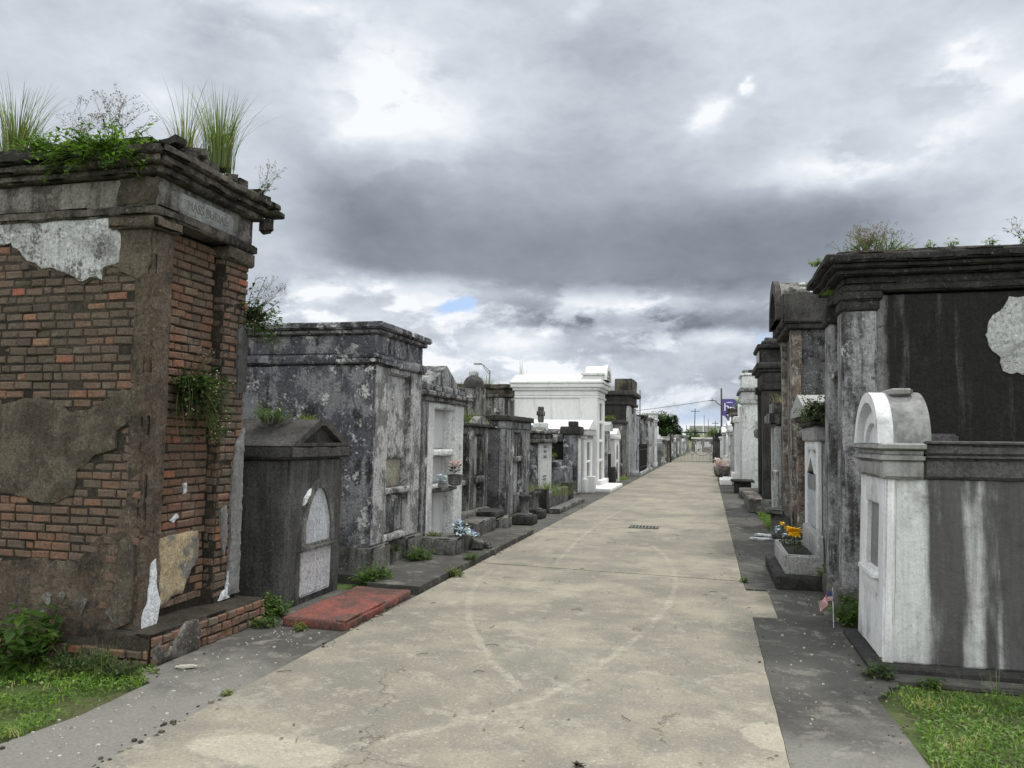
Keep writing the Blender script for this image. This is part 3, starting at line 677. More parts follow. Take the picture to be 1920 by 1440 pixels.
sheet('pavement', 'pave', [ragged([(.388, -3), (1.08, -3), (1.06, 4.3), (1.02, 5.4), (1.22, 5.75), (1.3, 7.2), (1.6, 8.9), (.604, 8.9), (.604, 7.51), (.379, 7.492)], .006),
                           ragged([(.385, 8.905), (1.3, 8.905), (1.3, 14.), (1.02, 14.8), (1.0, 18.4), (1.3, 18.5), (1.3, 58), (.335, 58), (.335, 30), (.365, 9.33)], .006, .3)], -.004, .03, 'dark algae-stained concrete strip along the right edge of the lane')
lawn('grass', 'mown green grass in front of the brick tomb at lower left', [(-7.5, 2.2), (-3.55, 2.3), (-3.52, 3.7), (-3.5, 4.3), (-3.7, 4.62), (-7.5, 4.66)], 42000, 1, .055)
lawn('grass', 'bright green grass at lower right beside the white arched tomb', [(1.07, 2.2), (1.09, 4.3), (1.06, 5.4), (1.12, 5.62), (4.2, 5.75), (4.2, 2.2)], 42000, 2, .06)
lawn('grass', 'small strip of grass beside the right pavement in front of the black tomb', [(1.02, 15.0), (1.35, 14.6), (1.4, 18.2), (1.05, 18.3)], 2500, 3, .10)
lawn('grass', 'little green verge at the foot of the mottled vaults on the left', [(-4.3, 14.1), (-3.9, 14.1), (-3.55, 15.0), (-3.75, 15.25), (-4.3, 15.2)], 1500, 4, .14)
lawn('grass', 'bright grass patch before the tall dark tomb on the far left', [(-3.7, 30.4), (-3.3, 30.4), (-3.2, 32.3), (-3.6, 32.3)], 900, 5, .18)
# drain grating let into the lane
t = empty('drain_grate', (-1.17, 14.44, .004), 'rectangular black iron drain grating set in the lane', 'drain')
m = MB(); m.box(-.27, .27, -.19, .19, 0, .004); m.build('pit_dark_fill', 'shut', t)
m = MB()
for a in ((-.27,.27,-.19,-.165),(-.27,.27,.165,.19),(-.27,-.25,-.165,.165),(.25,.27,-.165,.165)): m.box(*a, .004, .014)
for i in range(8):
    x = -.215+i*.0614; m.box(x-.012, x+.012, -.165, .165, .004, .013)
m.build('bars', 'rustiron', t)

# ------------------------------------------------------------------ LEFT ROW
# --- ruined brick tomb
BO = (-3.95, 4.75, 0)
bt = empty('brick_tomb', BO, 'tall crumbling brick tomb with weeds on its broken cornice, nearest on the left', 'tomb')
def bb(name, mat, boxes, cell=.12, amp=.006, chip=.03, par=None):
    m = MB(off=BO)
    for b in boxes: m.gbox(b[0]-BO[0], b[1]-BO[0], b[2]-BO[1], b[3]-BO[1], b[4], b[5], cell, amp, chip)
    return m.build(name, mat, par or bt, 40)
wallo = bb('wall', 'mortar', [(-7.0, -3.975, 4.77, 4.985, .1, 3.22), (-7.0, -4.085, 4.96, 5.66, .1, 3.2), (-7.0, -3.975, 5.64, 5.97, .1, 3.22)], .15, .004, .01)
bb('plinth', 'mortar', [(-7.1, -3.99, 4.61, 6.0, -.05, .115), (-4.15, -3.735, 4.645, 6.02, -.05, .203)], .12, .004, .01)
WHITE = [(-6.9,3.25),(-5.68,3.25),(-5.36,3.25),(-4.34,3.24),(-4.29,3.22),(-4.26,3.01),(-4.27,2.87),(-4.39,2.83),(-4.41,2.75),(-4.5,2.76),(-4.62,2.74),(-4.75,2.83),(-4.97,2.86),(-5.11,2.93),(-5.27,3.06),(-5.35,3.06),(-5.67,3.1),(-6.9,3.0)]
BROWN = [(-6.9,1.8),(-5.56,1.8),(-5.25,1.81),(-4.95,1.86),(-4.78,1.83),(-4.6,1.74),(-4.37,1.8),(-4.17,1.92),(-4.05,1.90),(-4.02,1.74),(-4.2,1.61),(-4.21,1.49),(-4.39,1.43),(-4.55,1.31),(-4.56,1.13),(-4.75,1.07),(-4.9,1.08),(-5.1,1.13),(-5.51,1.14),(-6.9,1.2)]
LOW = [(-6.9,.66),(-5.47,.66),(-5.16,.62),(-4.87,.67),(-4.58,.64),(-4.45,.70),(-4.39,.80),(-4.2,.90),(-4.12,1.05),(-4.0,1.0),(-3.985,.1),(-6.9,.1)]
UPC = [(-4.34,3.24),(-3.985,3.24),(-3.985,2.84),(-4.03,2.78),(-4.1,2.74),(-4.27,2.81),(-4.26,3.01)]
COR = [(-4.12,2.78),(-3.985,2.8),(-3.985,1.0),(-4.08,1.0),(-4.06,1.4),(-4.13,1.9),(-4.05,2.2),(-4.15,2.5)]
bricks('side_bricks', 'Y', 4.775, -6.95, -3.985, .125, 3.22, wallo, BO, skip=lambda x, z: inpoly(x, z, WHITE) or inpoly(x, z, BROWN) and MN.noise(Vector((x*3, z*3, 0))) < .5 or (inpoly(x, z, LOW) and z < .80-.25*abs(MN.noise(Vector((x*4, z*4, 1)))) and NF((x, z, 4), 3) < .22) or inpoly(x, z, UPC), rnd=3, proud=.014)
def grow(pts, d):
    cx = sum(p[0] for p in pts)/len(pts); cz = sum(p[1] for p in pts)/len(pts); out = []
    for x, z in pts: v = Vector((x-cx, z-cz)); l = v.length; out.append((min(-3.99, x+v.x/l*d*.6), min(3.24, z+v.y/l*d)))
    return out
patch('undercoat', 'rubble', grow(WHITE, .04), 'Y', 4.762, .006, wallo, .045, origin=BO, base=.02)
patch('limewashed_render', 'limewash', WHITE, 'Y', 4.76, .018, wallo, .02, origin=BO, base=.02)
patch('brown_render', 'render', BROWN, 'Y', 4.758, .012, wallo, .02, origin=BO, base=.02)
patch('crumbled_render', 'rubble', LOW, 'Y', 4.765, .004, wallo, .03, origin=BO, base=.02)
patch('corner_render', 'render', UPC, 'Y', 4.758, .010, wallo, .015, origin=BO, base=.02)
patch('render_scab', 'render', [(-4.0,.80),(-3.985,.5),(-4.0,.25),(-4.12,.2),(-4.17,.4),(-4.15,.66),(-4.1,.84)], 'Y', 4.742, .016, wallo, .008, origin=BO, base=.02)
bb('corner_render', 'rubble', [(-4.115, -3.98, 4.752, 4.80, .92, 2.86)], .035, .010, .06, wallo)
for q_ in ((-4.75, .38, .05), (-4.62, .40, .035), (-4.45, .36, .06), (-4.78, .27, .03), (-4.18, .30, .05)):
    patch('lime_fleck', 'limegrey', [(q_[0]-q_[2], q_[1]), (q_[0], q_[1]+q_[2]), (q_[0]+q_[2], q_[1]+q_[2]*.3), (q_[0]+q_[2]*.3, q_[1]-q_[2]*1.4)], 'Y', 4.757, .004, wallo, .012, origin=BO, base=.01)
# front, facing the lane
bricks('panel_bricks', 'X', -4.085, 4.99, 5.63, .26, 3.2, wallo, BO, rnd=5, proud=.016, bright=.14, skip=lambda y, z: (5.02 < y < 5.48 and .34 < z < .78))
bricks('pier_bricks', 'X', -3.98, 4.775, 4.975, .25, 3.15, wallo, BO, rnd=6, proud=.012, skip=lambda y, z: z > .95)
bricks('pier_bricks', 'X', -3.98, 5.65, 5.965, .25, 3.15, wallo, BO, rnd=7, proud=.012)
bricks('reveal_bricks', 'Y', 5.645, -4.08, -3.985, .25, 3.15, wallo, BO, rnd=8, proud=.008, dark=.1)
bb('pier_render', 'rubble', [(-4.0, -3.955, 4.765, 4.975, .86, 3.12)], .035, .009, .06, wallo)
patch('pier_render', 'rubble', [(4.765,.12),(4.765,.8),(4.85,.98),(4.93,.9),(4.985,.6),(4.985,.12)], 'X', -3.975, .016, wallo, .02, origin=BO, base=.02)
patch('lime_fleck', 'whiteflake', [(4.87,.66),(4.91,.68),(4.93,.5),(4.98,.36),(4.97,.22),(4.93,.16),(4.80,.14),(4.80,.28),(4.86,.40)], 'X', -3.955, .006, wallo, .02, origin=BO, base=.01)
patch('pier_render', 'coping', [(5.83,2.5),(5.9,2.56),(5.965,2.45),(5.97,1.98),(5.84,1.95)], 'X', -3.965, .022, wallo, .008, origin=BO, base=.02)
patch('pier_render', 'tablet', [(5.82,1.2),(5.86,1.50),(5.97,1.66),(5.975,.9),(5.975,.24),(5.81,.24),(5.83,.7)], 'X', -3.965, .024, wallo, .008, origin=BO, base=.02)
patch('pier_render', 'tablet', [(5.68,.98),(5.76,1.0),(5.79,.75),(5.76,.58),(5.71,.72)], 'X', -3.965, .018, wallo, .008, origin=BO, base=.02)
patch('lime_fleck', 'whiteflake', [(5.74,.28),(5.79,.30),(5.82,.46),(5.83,.25),(5.85,.22),(5.70,.215)], 'X', -3.955, .006, wallo, .01, origin=BO, base=.01)
patch('lime_fleck', 'whiteflake', [(5.33,1.20),(5.37,1.21),(5.38,1.13),(5.34,1.12)], 'X', -4.07, .008, wallo, .008, origin=BO, base=.01)
patch('lime_fleck', 'whiteflake', [(5.2,.92),(5.27,.97),(5.3,.94),(5.24,.90)], 'X', -4.07, .008, wallo, .008, origin=BO, base=.01)
patch('plaster_panel', 'tan', [(5.01,.72),(5.02,.80),(5.2,.81),(5.53,.82),(5.56,.72),(5.55,.58),(5.47,.50),(5.38,.34),(5.26,.33),(5.14,.27),(5.05,.34),(5.01,.42)], 'X', -4.08, .03, wallo, .012, origin=BO, base=.02)
bricks('plinth_bricks', 'X', -3.725, 4.635, 6.02, .0, .21, wallo, BO, rnd=9, proud=.012, L=.12, dark=-.05)
bricks('plinth_bricks', 'Y', 4.615, -7.0, -3.75, -.02, .11, wallo, BO, rnd=10, proud=.012, L=.13, bright=.15)
patch('plinth_render', 'limegrey', [(4.64,.0),(4.64,.12),(4.68,.15),(4.71,.07),(4.80,.07),(4.92,.18),(4.99,.225),(5.09,.225),(5.13,.12),(5.11,.0)], 'X', -3.71, .02, bt, .012, origin=BO, base=.02)
# entablature
bb('architrave', 'cornice_old', [(-7.03, -3.915, 4.715, 6.02, 3.21, 3.285)], .06, .012, .05)
for b_ in ((-4.34, -3.90, 4.70, 4.99, 3.11, 3.205), (-4.2, -3.925, 5.62, 6.0, 3.08, 3.205)): bb('capital', 'render', [b_], .06, .010, .05)
bb('frieze', 'limegrey', [(-7.0, -3.95, 4.75, 5.99, 3.28, 3.52)], .15, .004, .03)
patch('frieze_render', 'render', [(-4.30,3.30),(-4.28,3.50),(-4.1,3.51),(-3.96,3.50),(-3.96,3.29)], 'Y', 4.745, .008, bt, .02, origin=BO, base=.02)
plq = bb('plaque', 'plaque', [(-3.955, -3.925, 4.97, 5.66, 3.295, 3.455)], .2, 0, 0)
bb('lintel', 'cornice_old', [(-3.97, -3.90, 4.93, 5.70, 3.20, 3.285)], .06, .008, .05)
bb('cornice', 'cornice_old', [(-7.05, -3.88, 4.68, 6.04, 3.51, 3.575), (-7.1, -3.83, 4.63, 6.08, 3.57, 3.635), (-4.6, -3.79, 4.60, 6.11, 3.63, 3.70)], .055, .018, .08)
bb('cornice', 'blackened', [(-7.13, -4.45, 4.58, 6.11, 3.632, 3.715)], .08, .014, .07)
bb('roof', 'blackened', [(-7.0, -3.99, 4.72, 6.0, 3.69, 3.80), (-6.8, -4.12, 4.85, 5.9, 3.78, 3.87)], .1, .03, .05)
rg = random.Random(21)
for i in range(46):
    if i < 30: x, y = -3.86-rg.random()*.22, 4.68+rg.random()*1.4
    else: x, y = -3.9-rg.random()*2.6, 4.66+rg.random()*.15
    z = 3.70+rg.random()*.05+(.06 if i < 30 and y < 5.5 else 0)*rg.random(); an = rg.uniform(-.5, .5)+(1.57 if rg.random() < .4 else 0); l, w, h = .085, .05, .03
    vs = []
    for sx, sy, sz in ((-1,-1,-1),(1,-1,-1),(1,1,-1),(-1,1,-1),(-1,-1,1),(1,-1,1),(1,1,1),(-1,1,1)):
        a, b_, c_ = sx*l*rg.uniform(.85, 1), sy*w*rg.uniform(.85, 1), sz*h*rg.uniform(.8, 1)
        vs.append((x-BO[0]+a*math.cos(an)-b_*math.sin(an), y-BO[1]+a*math.sin(an)+b_*math.cos(an), z+c_+a*rg.uniform(-.15, .15)))
    m = MB(); m.add(vs, [(0,3,2,1),(4,5,6,7),(0,1,5,4),(1,2,6,5),(2,3,7,6),(3,0,4,7)], 0); m.build('loose_brick', 'cornice_old', bt)
bb('broken_corner', 'cornice_old', [(-3.93, -3.74, 6.02, 6.17, 3.56, 3.62), (-3.95, -3.76, 6.0, 6.14, 3.63, 3.69), (-3.94, -3.82, 6.03, 6.12, 3.42, 3.55)], .05, .02, .05)
def text(s, name, mat, loc, rot, size, par, ext=.002, sx=1., sp=1.):
    cu = bpy.data.curves.new('t', 'FONT'); cu.body = s; cu.size = size; cu.extrude = ext; cu.align_x = 'CENTER'; cu.align_y = 'CENTER'; cu.space_character = sp
    o = bpy.data.objects.new('t', cu); C.objects.link(o); bpy.context.view_layer.update()
    me = bpy.data.meshes.new_from_object(o.evaluated_get(bpy.context.evaluated_depsgraph_get())); me.name = name
    bpy.data.objects.remove(o); o = bpy.data.objects.new(name, me); C.objects.link(o); me.materials.clear(); me.materials.append(M[mat])
    o.location = loc; o.rotation_euler = rot; o.scale = (sx, 1, 1); o.parent = par; return o
text('MASS BURIAL', 'lettering', 'engrave', (.0262, .56, 3.375), (R(90), 0, R(90)), .105, plq, .001, .82)

# vegetation of the brick tomb
def at(dx, dy, z): return (BO[0]+dx, BO[1]+dy, z)
tuft('grass_tuft', 'tall reedy grass tuft on the brick tomb roof at the left edge of the picture', 'grass tuft', (-5.50, 4.95, 3.80), .16, .74, 300, .008, 'reed', .55, 1, dry=.2)
tuft('grass_tuft', 'tallest reedy grass clump over the front corner of the brick tomb', 'grass tuft', (-3.92, 5.42, 3.78), .14, .76, 300, .008, 'reed', .5, 2, dry=.12)
tuft('grass_tuft', 'thin grass clump with a bent stalk, left of the tallest clump on the brick tomb', 'grass tuft', (-4.02, 5.12, 3.78), .12, .66, 120, .007, 'reed', .75, 3, dry=.35)
weed('trailing_weed', 'broad leafy green weed spilling over the brick tomb cornice', 'weed', (-4.45, 4.74, 3.68), .55, .30, 220, .05, 'leaf', 16, .30, (.03, -.16, 0), rnd=4, flat=.45)
weed('trailing_weed', 'small leafy weed at the left end of the mat on the brick tomb roof', 'weed', (-5.0, 4.74, 3.72), .30, .26, 60, .04, 'leaf', 12, .08, (0, -.06, 0), rnd=5, flat=.6)
seedplant('seeding_weed', 'wiry weed with seed heads rising behind the leafy mat on the brick tomb', 'weed', (-4.55, 5.0, 3.85), .30, .55, 9, 6, .03)
seedplant('seeding_weed', 'wiry seeding weed between the left grass tuft and the leafy mat', 'weed', (-4.95, 5.0, 3.85), .22, .5, 6, 7, .03)
seedplant('seeding_weed', 'spindly weed leaning out at the far corner of the brick tomb roof', 'weed', (-3.90, 5.9, 3.68), .15, .36, 4, 8, .03, lean=(.5, .3, 0))
weed('wall_bush', 'dark leafy bush growing out behind the far edge of the brick tomb', 'bush', (-4.0, 6.05, 2.62), .20, .62, 60, .055, 'leafdk', 15, .40, (.16, .04, -.12), rnd=9)
seedplant('seeding_weed', 'wiry sprays reaching right from the bush on the edge of the brick tomb', 'weed', (-4.0, 6.08, 2.62), .2, .55, 6, 10, .028, lean=(.8, .15, .1))
weed('wall_weed', 'large leafy weed hanging in the brick panel of the brick tomb', 'weed', (-4.02, 5.30, 2.05), .24, .25, 110, .06, 'leafdk', 13, .50, (.10, .06, -.20), rnd=11, flo=.25)
seedplant('seeding_weed', 'thin flowering stalks above the weed in the brick panel', 'weed', (-4.02, 5.35, 1.95), .16, .5, 4, 12, .03, lean=(.25, .1, 0))
weed('ground_weed', 'big-leaved green weed in the grass against the brick tomb', 'weed', (-4.58, 4.42, 0), .30, .52, 34, .10, 'leaf', 12, 0, rnd=13, wide=.62)
weed('ground_weed', 'low tangled weeds at the foot of the brick tomb left of its corner', 'weed', (-4.15, 4.42, 0), .30, .20, 60, .035, 'leafdk', 12, 0, rnd=14, flat=.5)
weed('ground_weed', 'dark low weeds under the plinth at the brick tomb corner', 'weed', (-3.78, 4.42, 0), .18, .13, 40, .028, 'leafdk', 12, 0, rnd=15, flat=.7)
tuft('grass_tuft', 'wispy grass stalks by the brick tomb corner plinth', 'grass tuft', (-3.95, 4.45, 0), .22, .26, 60, .005, 'reed', .8, 16)
weed('ground_weed', 'low green weed between the brick tomb and the arched grey tomb', 'weed', (-3.78, 6.2, 0), .20, .24, 60, .045, 'leaf', 13, 0, rnd=17)

# --- dark tomb with the pointed niche
t = Tomb('arched_niche_tomb', 'small dark grey pedimented tomb with a pointed niche, behind the red slab', 'tomb', 'L', -3.78, 6.36, .012)
t.put('body', 'darkgrey', [(.06, 1.14, 0, .75, -.03, 1.38)], .15, .006, .02)
t.put('cornice', 'darkcap', [(0, 1.20, -.05, .82, 1.375, 1.50)], .15, .004, .02)
rf = t.poly('roof', 'darkcap', [([(-.0, 1.499), (1.2, 1.499), (.68, 1.76), (.52, 1.76)], .03, .80)])
m = t.mb(); m.ring([(-.0, 1.499), (1.2, 1.499), (.68, 1.76), (.52, 1.76)], [(.2, 1.53), (1.0, 1.53), (.64, 1.70), (.56, 1.70)], -.05, .03); m.build('pediment', 'darkcap', rf)
m = t.mb(); oa = arc(.30, .95, .72, 1.17, 14, 'g'); ia = arc(.37, .88, .74, 1.09, 14, 'g')
m.ring([(.95, .52)]+oa+[(.30, .52)], [(.88, .56)]+ia+[(.37, .56)], -.028, .01); m.build('niche_frame', 'dirtblock', t.root)
m = t.mb(); m.prism([(.90, .54)]+arc(.35, .90, .72, 1.11, 14, 'g')+[(.35, .54)], -.006, .008); m.build('niche_slab', 'paleslab', t.root)
patch('chipped_plaster', 'whiteflake', [(6.69,.93),(6.71,1.0),(6.78,1.07),(6.83,1.09),(6.80,1.03),(6.74,.97)], 'X', -3.765, .026, t.root, .010, origin=(-3.78, 6.36, 0), base=.03)
m = t.mb(); m.gbox(-.012, .01, .33, .92, .06, .50, .2, .002, .01); m.build('closure_slab', 'purpleslab', t.root)
t.put('sill', 'dirtblock', [(.28, .97, -.045, .01, .50, .53)], .08, .008, .03)
o = MB(off=(-3.5, 5.92, 0)); o.gbox(0, .60, 0, 1.42, -.02, .075, .10, .006, .015)
o = o.build('red_slab', 'redcement', None, 40); o.location = (-3.50, 5.93, 0); tag(o, 'low slab painted red beside the lane in front of the pointed-niche tomb', 'slab')
weed('roof_weed', 'bushy green weed on the roof of the pointed-niche tomb', 'weed', (-4.15, 6.72, 1.72), .20, .26, 40, .035, 'leaf', 12, 0, rnd=31, flo=.1)
weed('roof_weed', 'smaller weed at the ridge of the pointed-niche tomb', 'weed', (-4.0, 7.15, 1.72), .14, .16, 24, .032, 'leafyl', 11, 0, rnd=32)
weed('ground_weed', 'green weeds at the near side of the red slab', 'weed', (-3.62, 5.9, 0), .16, .12, 30, .035, 'leaf', 10, 0, rnd=33)
weed('ground_weed', 'tiny sprig at the near edge of the red slab', 'weed', (-3.28, 5.85, 0), .07, .08, 12, .03, 'leafyl', 9, 0, rnd=34)
weed('ground_weed', 'lush round clump of weeds between the niche tomb and the large mottled tomb', 'weed', (-3.55, 7.85, 0), .26, .30, 90, .045, 'leaf', 14, 0, rnd=35)
# --- large mottled tomb
t = Tomb('stuccoed_tomb', 'large flat-topped tomb in mottled blue-grey and white stucco', 'tomb', 'L', -3.76, 8.22, .010)
F3 = [(0, .40, 0, .14, .33, 2.44), (1.06, 1.48, 0, .14, .33, 2.44), (.40, 1.06, .0, .14, 2.36, 2.44), (.40, 1.06, .10, .14, 1.34, 2.36), (.40, 1.06, .0, .14, .33, .42)]
t.put('side_wall', 'mottled', [(.0, 1.48, .14, 2.6, .30, 2.44)], .2, .006, .01)
t.put('front', 'mottled_lt', F3, .1, .008, .03)
t.put('pilaster', 'mottled', [(-.035, .0, -.0, .42, .30, 2.42)], .15, .006, .02)
t.put('upper_tablet', 'beige', [(.44, 1.02, .085, .13, .98, 1.345)], .15, .004, .02)
t.put('hanging_plaster', 'mottled_lt', [(.41, 1.05, .05, .11, 1.33, 2.36)], .06, .012, .05)
t.put('sill', 'mottled_lt', [(.36, 1.10, -.03, .14, .90, .975)], .06, .012, .05)
t.put('lower_tablet', 'greytomb', [(.42, 1.04, .05, .13, .42, .90)], .1, .006, .03)
t.put('capital', 'mottled', [(-.08, .46, -.05, .50, 2.44, 2.50), (-.06, .44, -.035, .48, 2.50, 2.56), (1.04, 1.54, -.05, .14, 2.44, 2.56)], .08, .006, .03)
t.put('architrave', 'mottled', [(-.03, 1.51, -.03, 2.64, 2.442, 2.555)], .1, .006, .03)
t.put('frieze', 'mottled', [(0, 1.48, 0, 2.6, 2.55, 2.80)], .15, .006, .01)
t.put('cornice', 'mottled', [(-.05, 1.53, -.05, 2.65, 2.795, 2.85), (-.10, 1.58, -.10, 2.7, 2.85, 2.93)], .1, .005, .02)
t.put('plinth', 'dirtblock', [(-.06, .46, -.06, .5, -.02, .33), (.98, 1.54, -.06, .4, -.02, .33), (-.05, 1.5, .10, 2.66, -.02, .32), (.46, .98, .0, .12, -.02, .20)], .09, .010, .05)
weed('ground_weed', 'round weed clump in front of the large mottled tomb on the raised slab', 'weed', (-3.55, 9.2, .06), .22, .22, 60, .04, 'leaf', 13, 0, rnd=36)
weed('ground_weed', 'little weed on the plinth of the large mottled tomb', 'weed', (-3.72, 8.85, .2), .10, .12, 18, .035, 'leafdk', 9, 0, rnd=37)
# --- white-framed pedimented tomb
t = Tomb('pedimented_tomb', 'white-framed tomb with two stacked openings under a grey pediment', 'tomb', 'L', -3.86, 10.02, .008)
W_ = 1.86
t.put('body', 'greytomb', [(0, W_, .32, 2.6, .05, 2.12)], .2, .006, .01)
t.put('front', 'whitecol', front_frame(W_, .1, 2.12, [(.48, 1.40, .12, .80), (.48, 1.40, .90, 1.32), (.48, 1.40, 1.42, 2.02)], .32), .12, .006, .03)
t.put('pier', 'greytomb', [(-.02, .20, -.02, .3, .1, 2.12)], .1, .008, .03)
t.put('back_panel', 'whiteshade', [(.47, 1.41, .18, .30, 1.42, 2.02), (.47, 1.41, .20, .30, .90, 1.32), (.95, 1.41, .15, .30, .12, .80)], .2, .003, .01)
t.put('opening_dark_fill', 'shut', [(.47, .95, .22, .30, .12, .80)], .3, 0, 0)
t.put('shelf', 'dirtblock', [(.46, 1.42, -.06, .2, .80, .86)], .08, .01, .04)
t.put('cornice', 'greytomb', [(-.06, W_+.06, -.06, 2.6, 2.11, 2.18), (-.12, W_+.12, -.12, 2.6, 2.18, 2.25), (-.03, W_+.03, -.03, 2.6, 2.25, 2.36)], .1, .008, .04)
t.poly('pediment', 'greytomb', [([(.25, 2.355), (1.65, 2.355), (.95, 2.68)], -.0, 1.6)])
t.put('step', 'dirtblock', [(-.34, .30, -.66, -.12, .03, .27), (-.3, .5, -.12, .3, .03, .20)], .08, .010, .05)
for q_ in range(1):
    fl = empty('flower_vase', (-3.74, 11.16, .875), 'pink flowers in a grey pot on the shelf of the white-framed tomb', 'flowers')
    m = MB(); m.lathe([(.05, 0), (.10, .02), (.11, .14), (.13, .16), (.12, .17)]); m.build('pot', 'dirtblock', fl, 40)
    m = MB(); rg = random.Random(3)
    for i in range(90):
        a = rg.uniform(0, 6.28); m.leaf((rg.uniform(-.08, .08), rg.uniform(-.08, .08), .18+rg.random()*.12), (math.cos(a), math.sin(a), rg.uniform(-.2, 1)), .06, .5, rg.random())
    m.build('foliage', 'leafdk', fl, None, tint=True); m = MB()
    for i in range(45):
        a = rg.uniform(0, 6.28); m.leaf((rg.uniform(-.07, .08), rg.uniform(-.08, .08), .27+rg.random()*.09), (math.cos(a), math.sin(a), rg.uniform(-.2, 1)), .06, .8, rg.random())
    m.build('petals', 'pink', fl, None, tint=True)
fl = empty('flower_bunch', (-3.74, 10.62, .87), 'faded blue and white posy on the shelf beside the pink flowers', 'flowers'); m = MB(); rg = random.Random(4)
for i in range(110):
    a = rg.uniform(0, 6.28); m.leaf((rg.uniform(-.05, .05), rg.uniform(-.06, .06), .05+rg.random()*.14), (math.cos(a), math.sin(a), rg.uniform(-.2, 1)), .05, .8, rg.random())
m.build('petals', 'blue', fl, None, tint=True); m = MB(); m.lathe([(.05, 0), (.08, .01), (.07, .07), (.03, .1)]); m.build('pot', 'tablet', fl, 40)
fl = empty('flower_bunch', (-3.30, 10.05, .27), 'pale blue and white cloth flowers lying on the step block', 'flowers'); m = MB(); rg = random.Random(5)
for i in range(160):
    a = rg.uniform(0, 6.28); s_ = rg.random(); m.leaf((-.05+.28*s_+rg.uniform(-.05, .05), rg.uniform(-.10, .10), .02+rg.random()*.22*(1-s_)), (math.cos(a), math.sin(a), rg.uniform(-.2, .8)), .055, .8, rg.random())
m.build('petals', 'blue', fl, None, tint=True); m = MB()
for i in range(5): m.tube([(-.05+.02*i, 0, 0), (.02+.03*i, rg.uniform(-.1, .1), .15)], .004, 5)
m.build('stems', 'stem', fl)
weed('ground_weed', 'sparse yellow-green weed growing on the step block', 'weed', (-3.62, 9.95, .25), .14, .12, 26, .03, 'leafyl', 9, 0, rnd=38)
# --- double vault with curved pediment
t = Tomb('niche_vault', 'stained low vault with two narrow white closures and a small scrolled pediment', 'tomb', 'L', -3.98, 12.02, .006)
W_ = 1.72
t.put('body', 'browngrey', [(0, W_, .22, 2.4, 0, 1.80)], .2, .008, .02)
t.put('front', 'browngrey', front_frame(W_, .05, 1.80, [(.95, 1.42, .2, .80), (.95, 1.42, .92, 1.68)], .22)[0:0]+[(0, .14, 0, .22, .05, 1.8), (.55, .90, 0, .22, .05, 1.8), (1.45, W_, 0, .22, .05, 1.8), (.14, .55, .02, .22, .78, .88), (.90, 1.45, -.03, .22, .80, .92), (.14, .55, .02, .22, 1.66, 1.8), (.90, 1.45, .02, .22, 1.66, 1.8)], .1, .012, .05)
t.put('closure', 'palegrey', [(.90, 1.45, .12, .2, .05, .80), (.90, 1.45, .12, .2, .92, 1.66)], .15, .004, .02)
t.put('closure', 'greytomb', [(.14, .55, .10, .2, .05, .78), (.14, .55, .10, .2, .88, 1.66)], .15, .004, .02)
t.put('cornice', 'darkolive', [(-.05, W_+.05, -.07, 2.4, 1.79, 1.85)], .1, .008, .04)
t.poly('pediment', 'browngrey', [([(.75, 1.845), (1.68, 1.845)]+[(1.6-.78*i/10, 1.86+.13*math.sin(math.pi*i/10)) for i in range(11)], -.04, .10)])
t.put('step', 'dirtblock', [(-.5, .55, -.50, -.1, .03, .28), (-.3, 1.6, -.1, .2, .02, .36)], .09, .012, .05)
t2 = Tomb('stone_block', 'broken mossy cement block lying in front of the mottled pebbled vault', 'block', 'L', -3.75, 12.75)
t2.put('slab', 'darkolive', [(0, .75, -.2, .25, .22, .34)], .08, .012, .05); t2.put('base', 'dirtblock', [(.05, .9, -.26, .22, -.01, .21)], .09, .015, .06)
o = MB(off=(1, 2, 3)); o.gbox(-.10, .10, -.09, .09, 0, .13, .05, .03, .06); o = o.build('rubble_piece', 'dirtblock', None, 30); o.location = (-3.12, 10.3, .065); o.rotation_euler = (.1, .2, .5); tag(o, 'chunk of pale rubble beside the step block of the white-framed tomb', 'rubble')
o = MB(off=(4, 2, 3)); o.gbox(-.06, .06, -.05, .07, 0, .09, .05, .03, .06); o = o.build('rubble_piece', 'greytomb', None, 30); o.location = (-3.02, 10.45, .065); tag(o, 'smaller rubble chunk nearer the lane beside the pale one', 'rubble')
weed('kerb_weed', 'green weeds sprouting at the kerb corner of the raised slab', 'weed', (-2.86, 8.6, .0), .14, .14, 34, .035, 'leafyl', 10, 0, rnd=39)
weed('kerb_weed', 'weeds on the crack of the raised slab beside the lane joint', 'weed', (-2.93, 9.45, .06), .13, .13, 30, .03, 'leaf', 10, 0, rnd=40)
weed('roof_weed', 'white-flowered green bush on the scrolled-pediment vault roof', 'bush', (-4.55, 14.4, 1.78), .42, .50, 80, .055, 'leafyl', 13, .1, rnd=41, flo=.3)
weed('ground_weed', 'bright weeds at the foot of the pebbled vault beside the mossy block', 'weed', (-3.85, 14.2, 0), .24, .24, 44, .04, 'leafyl', 11, 0, rnd=42)
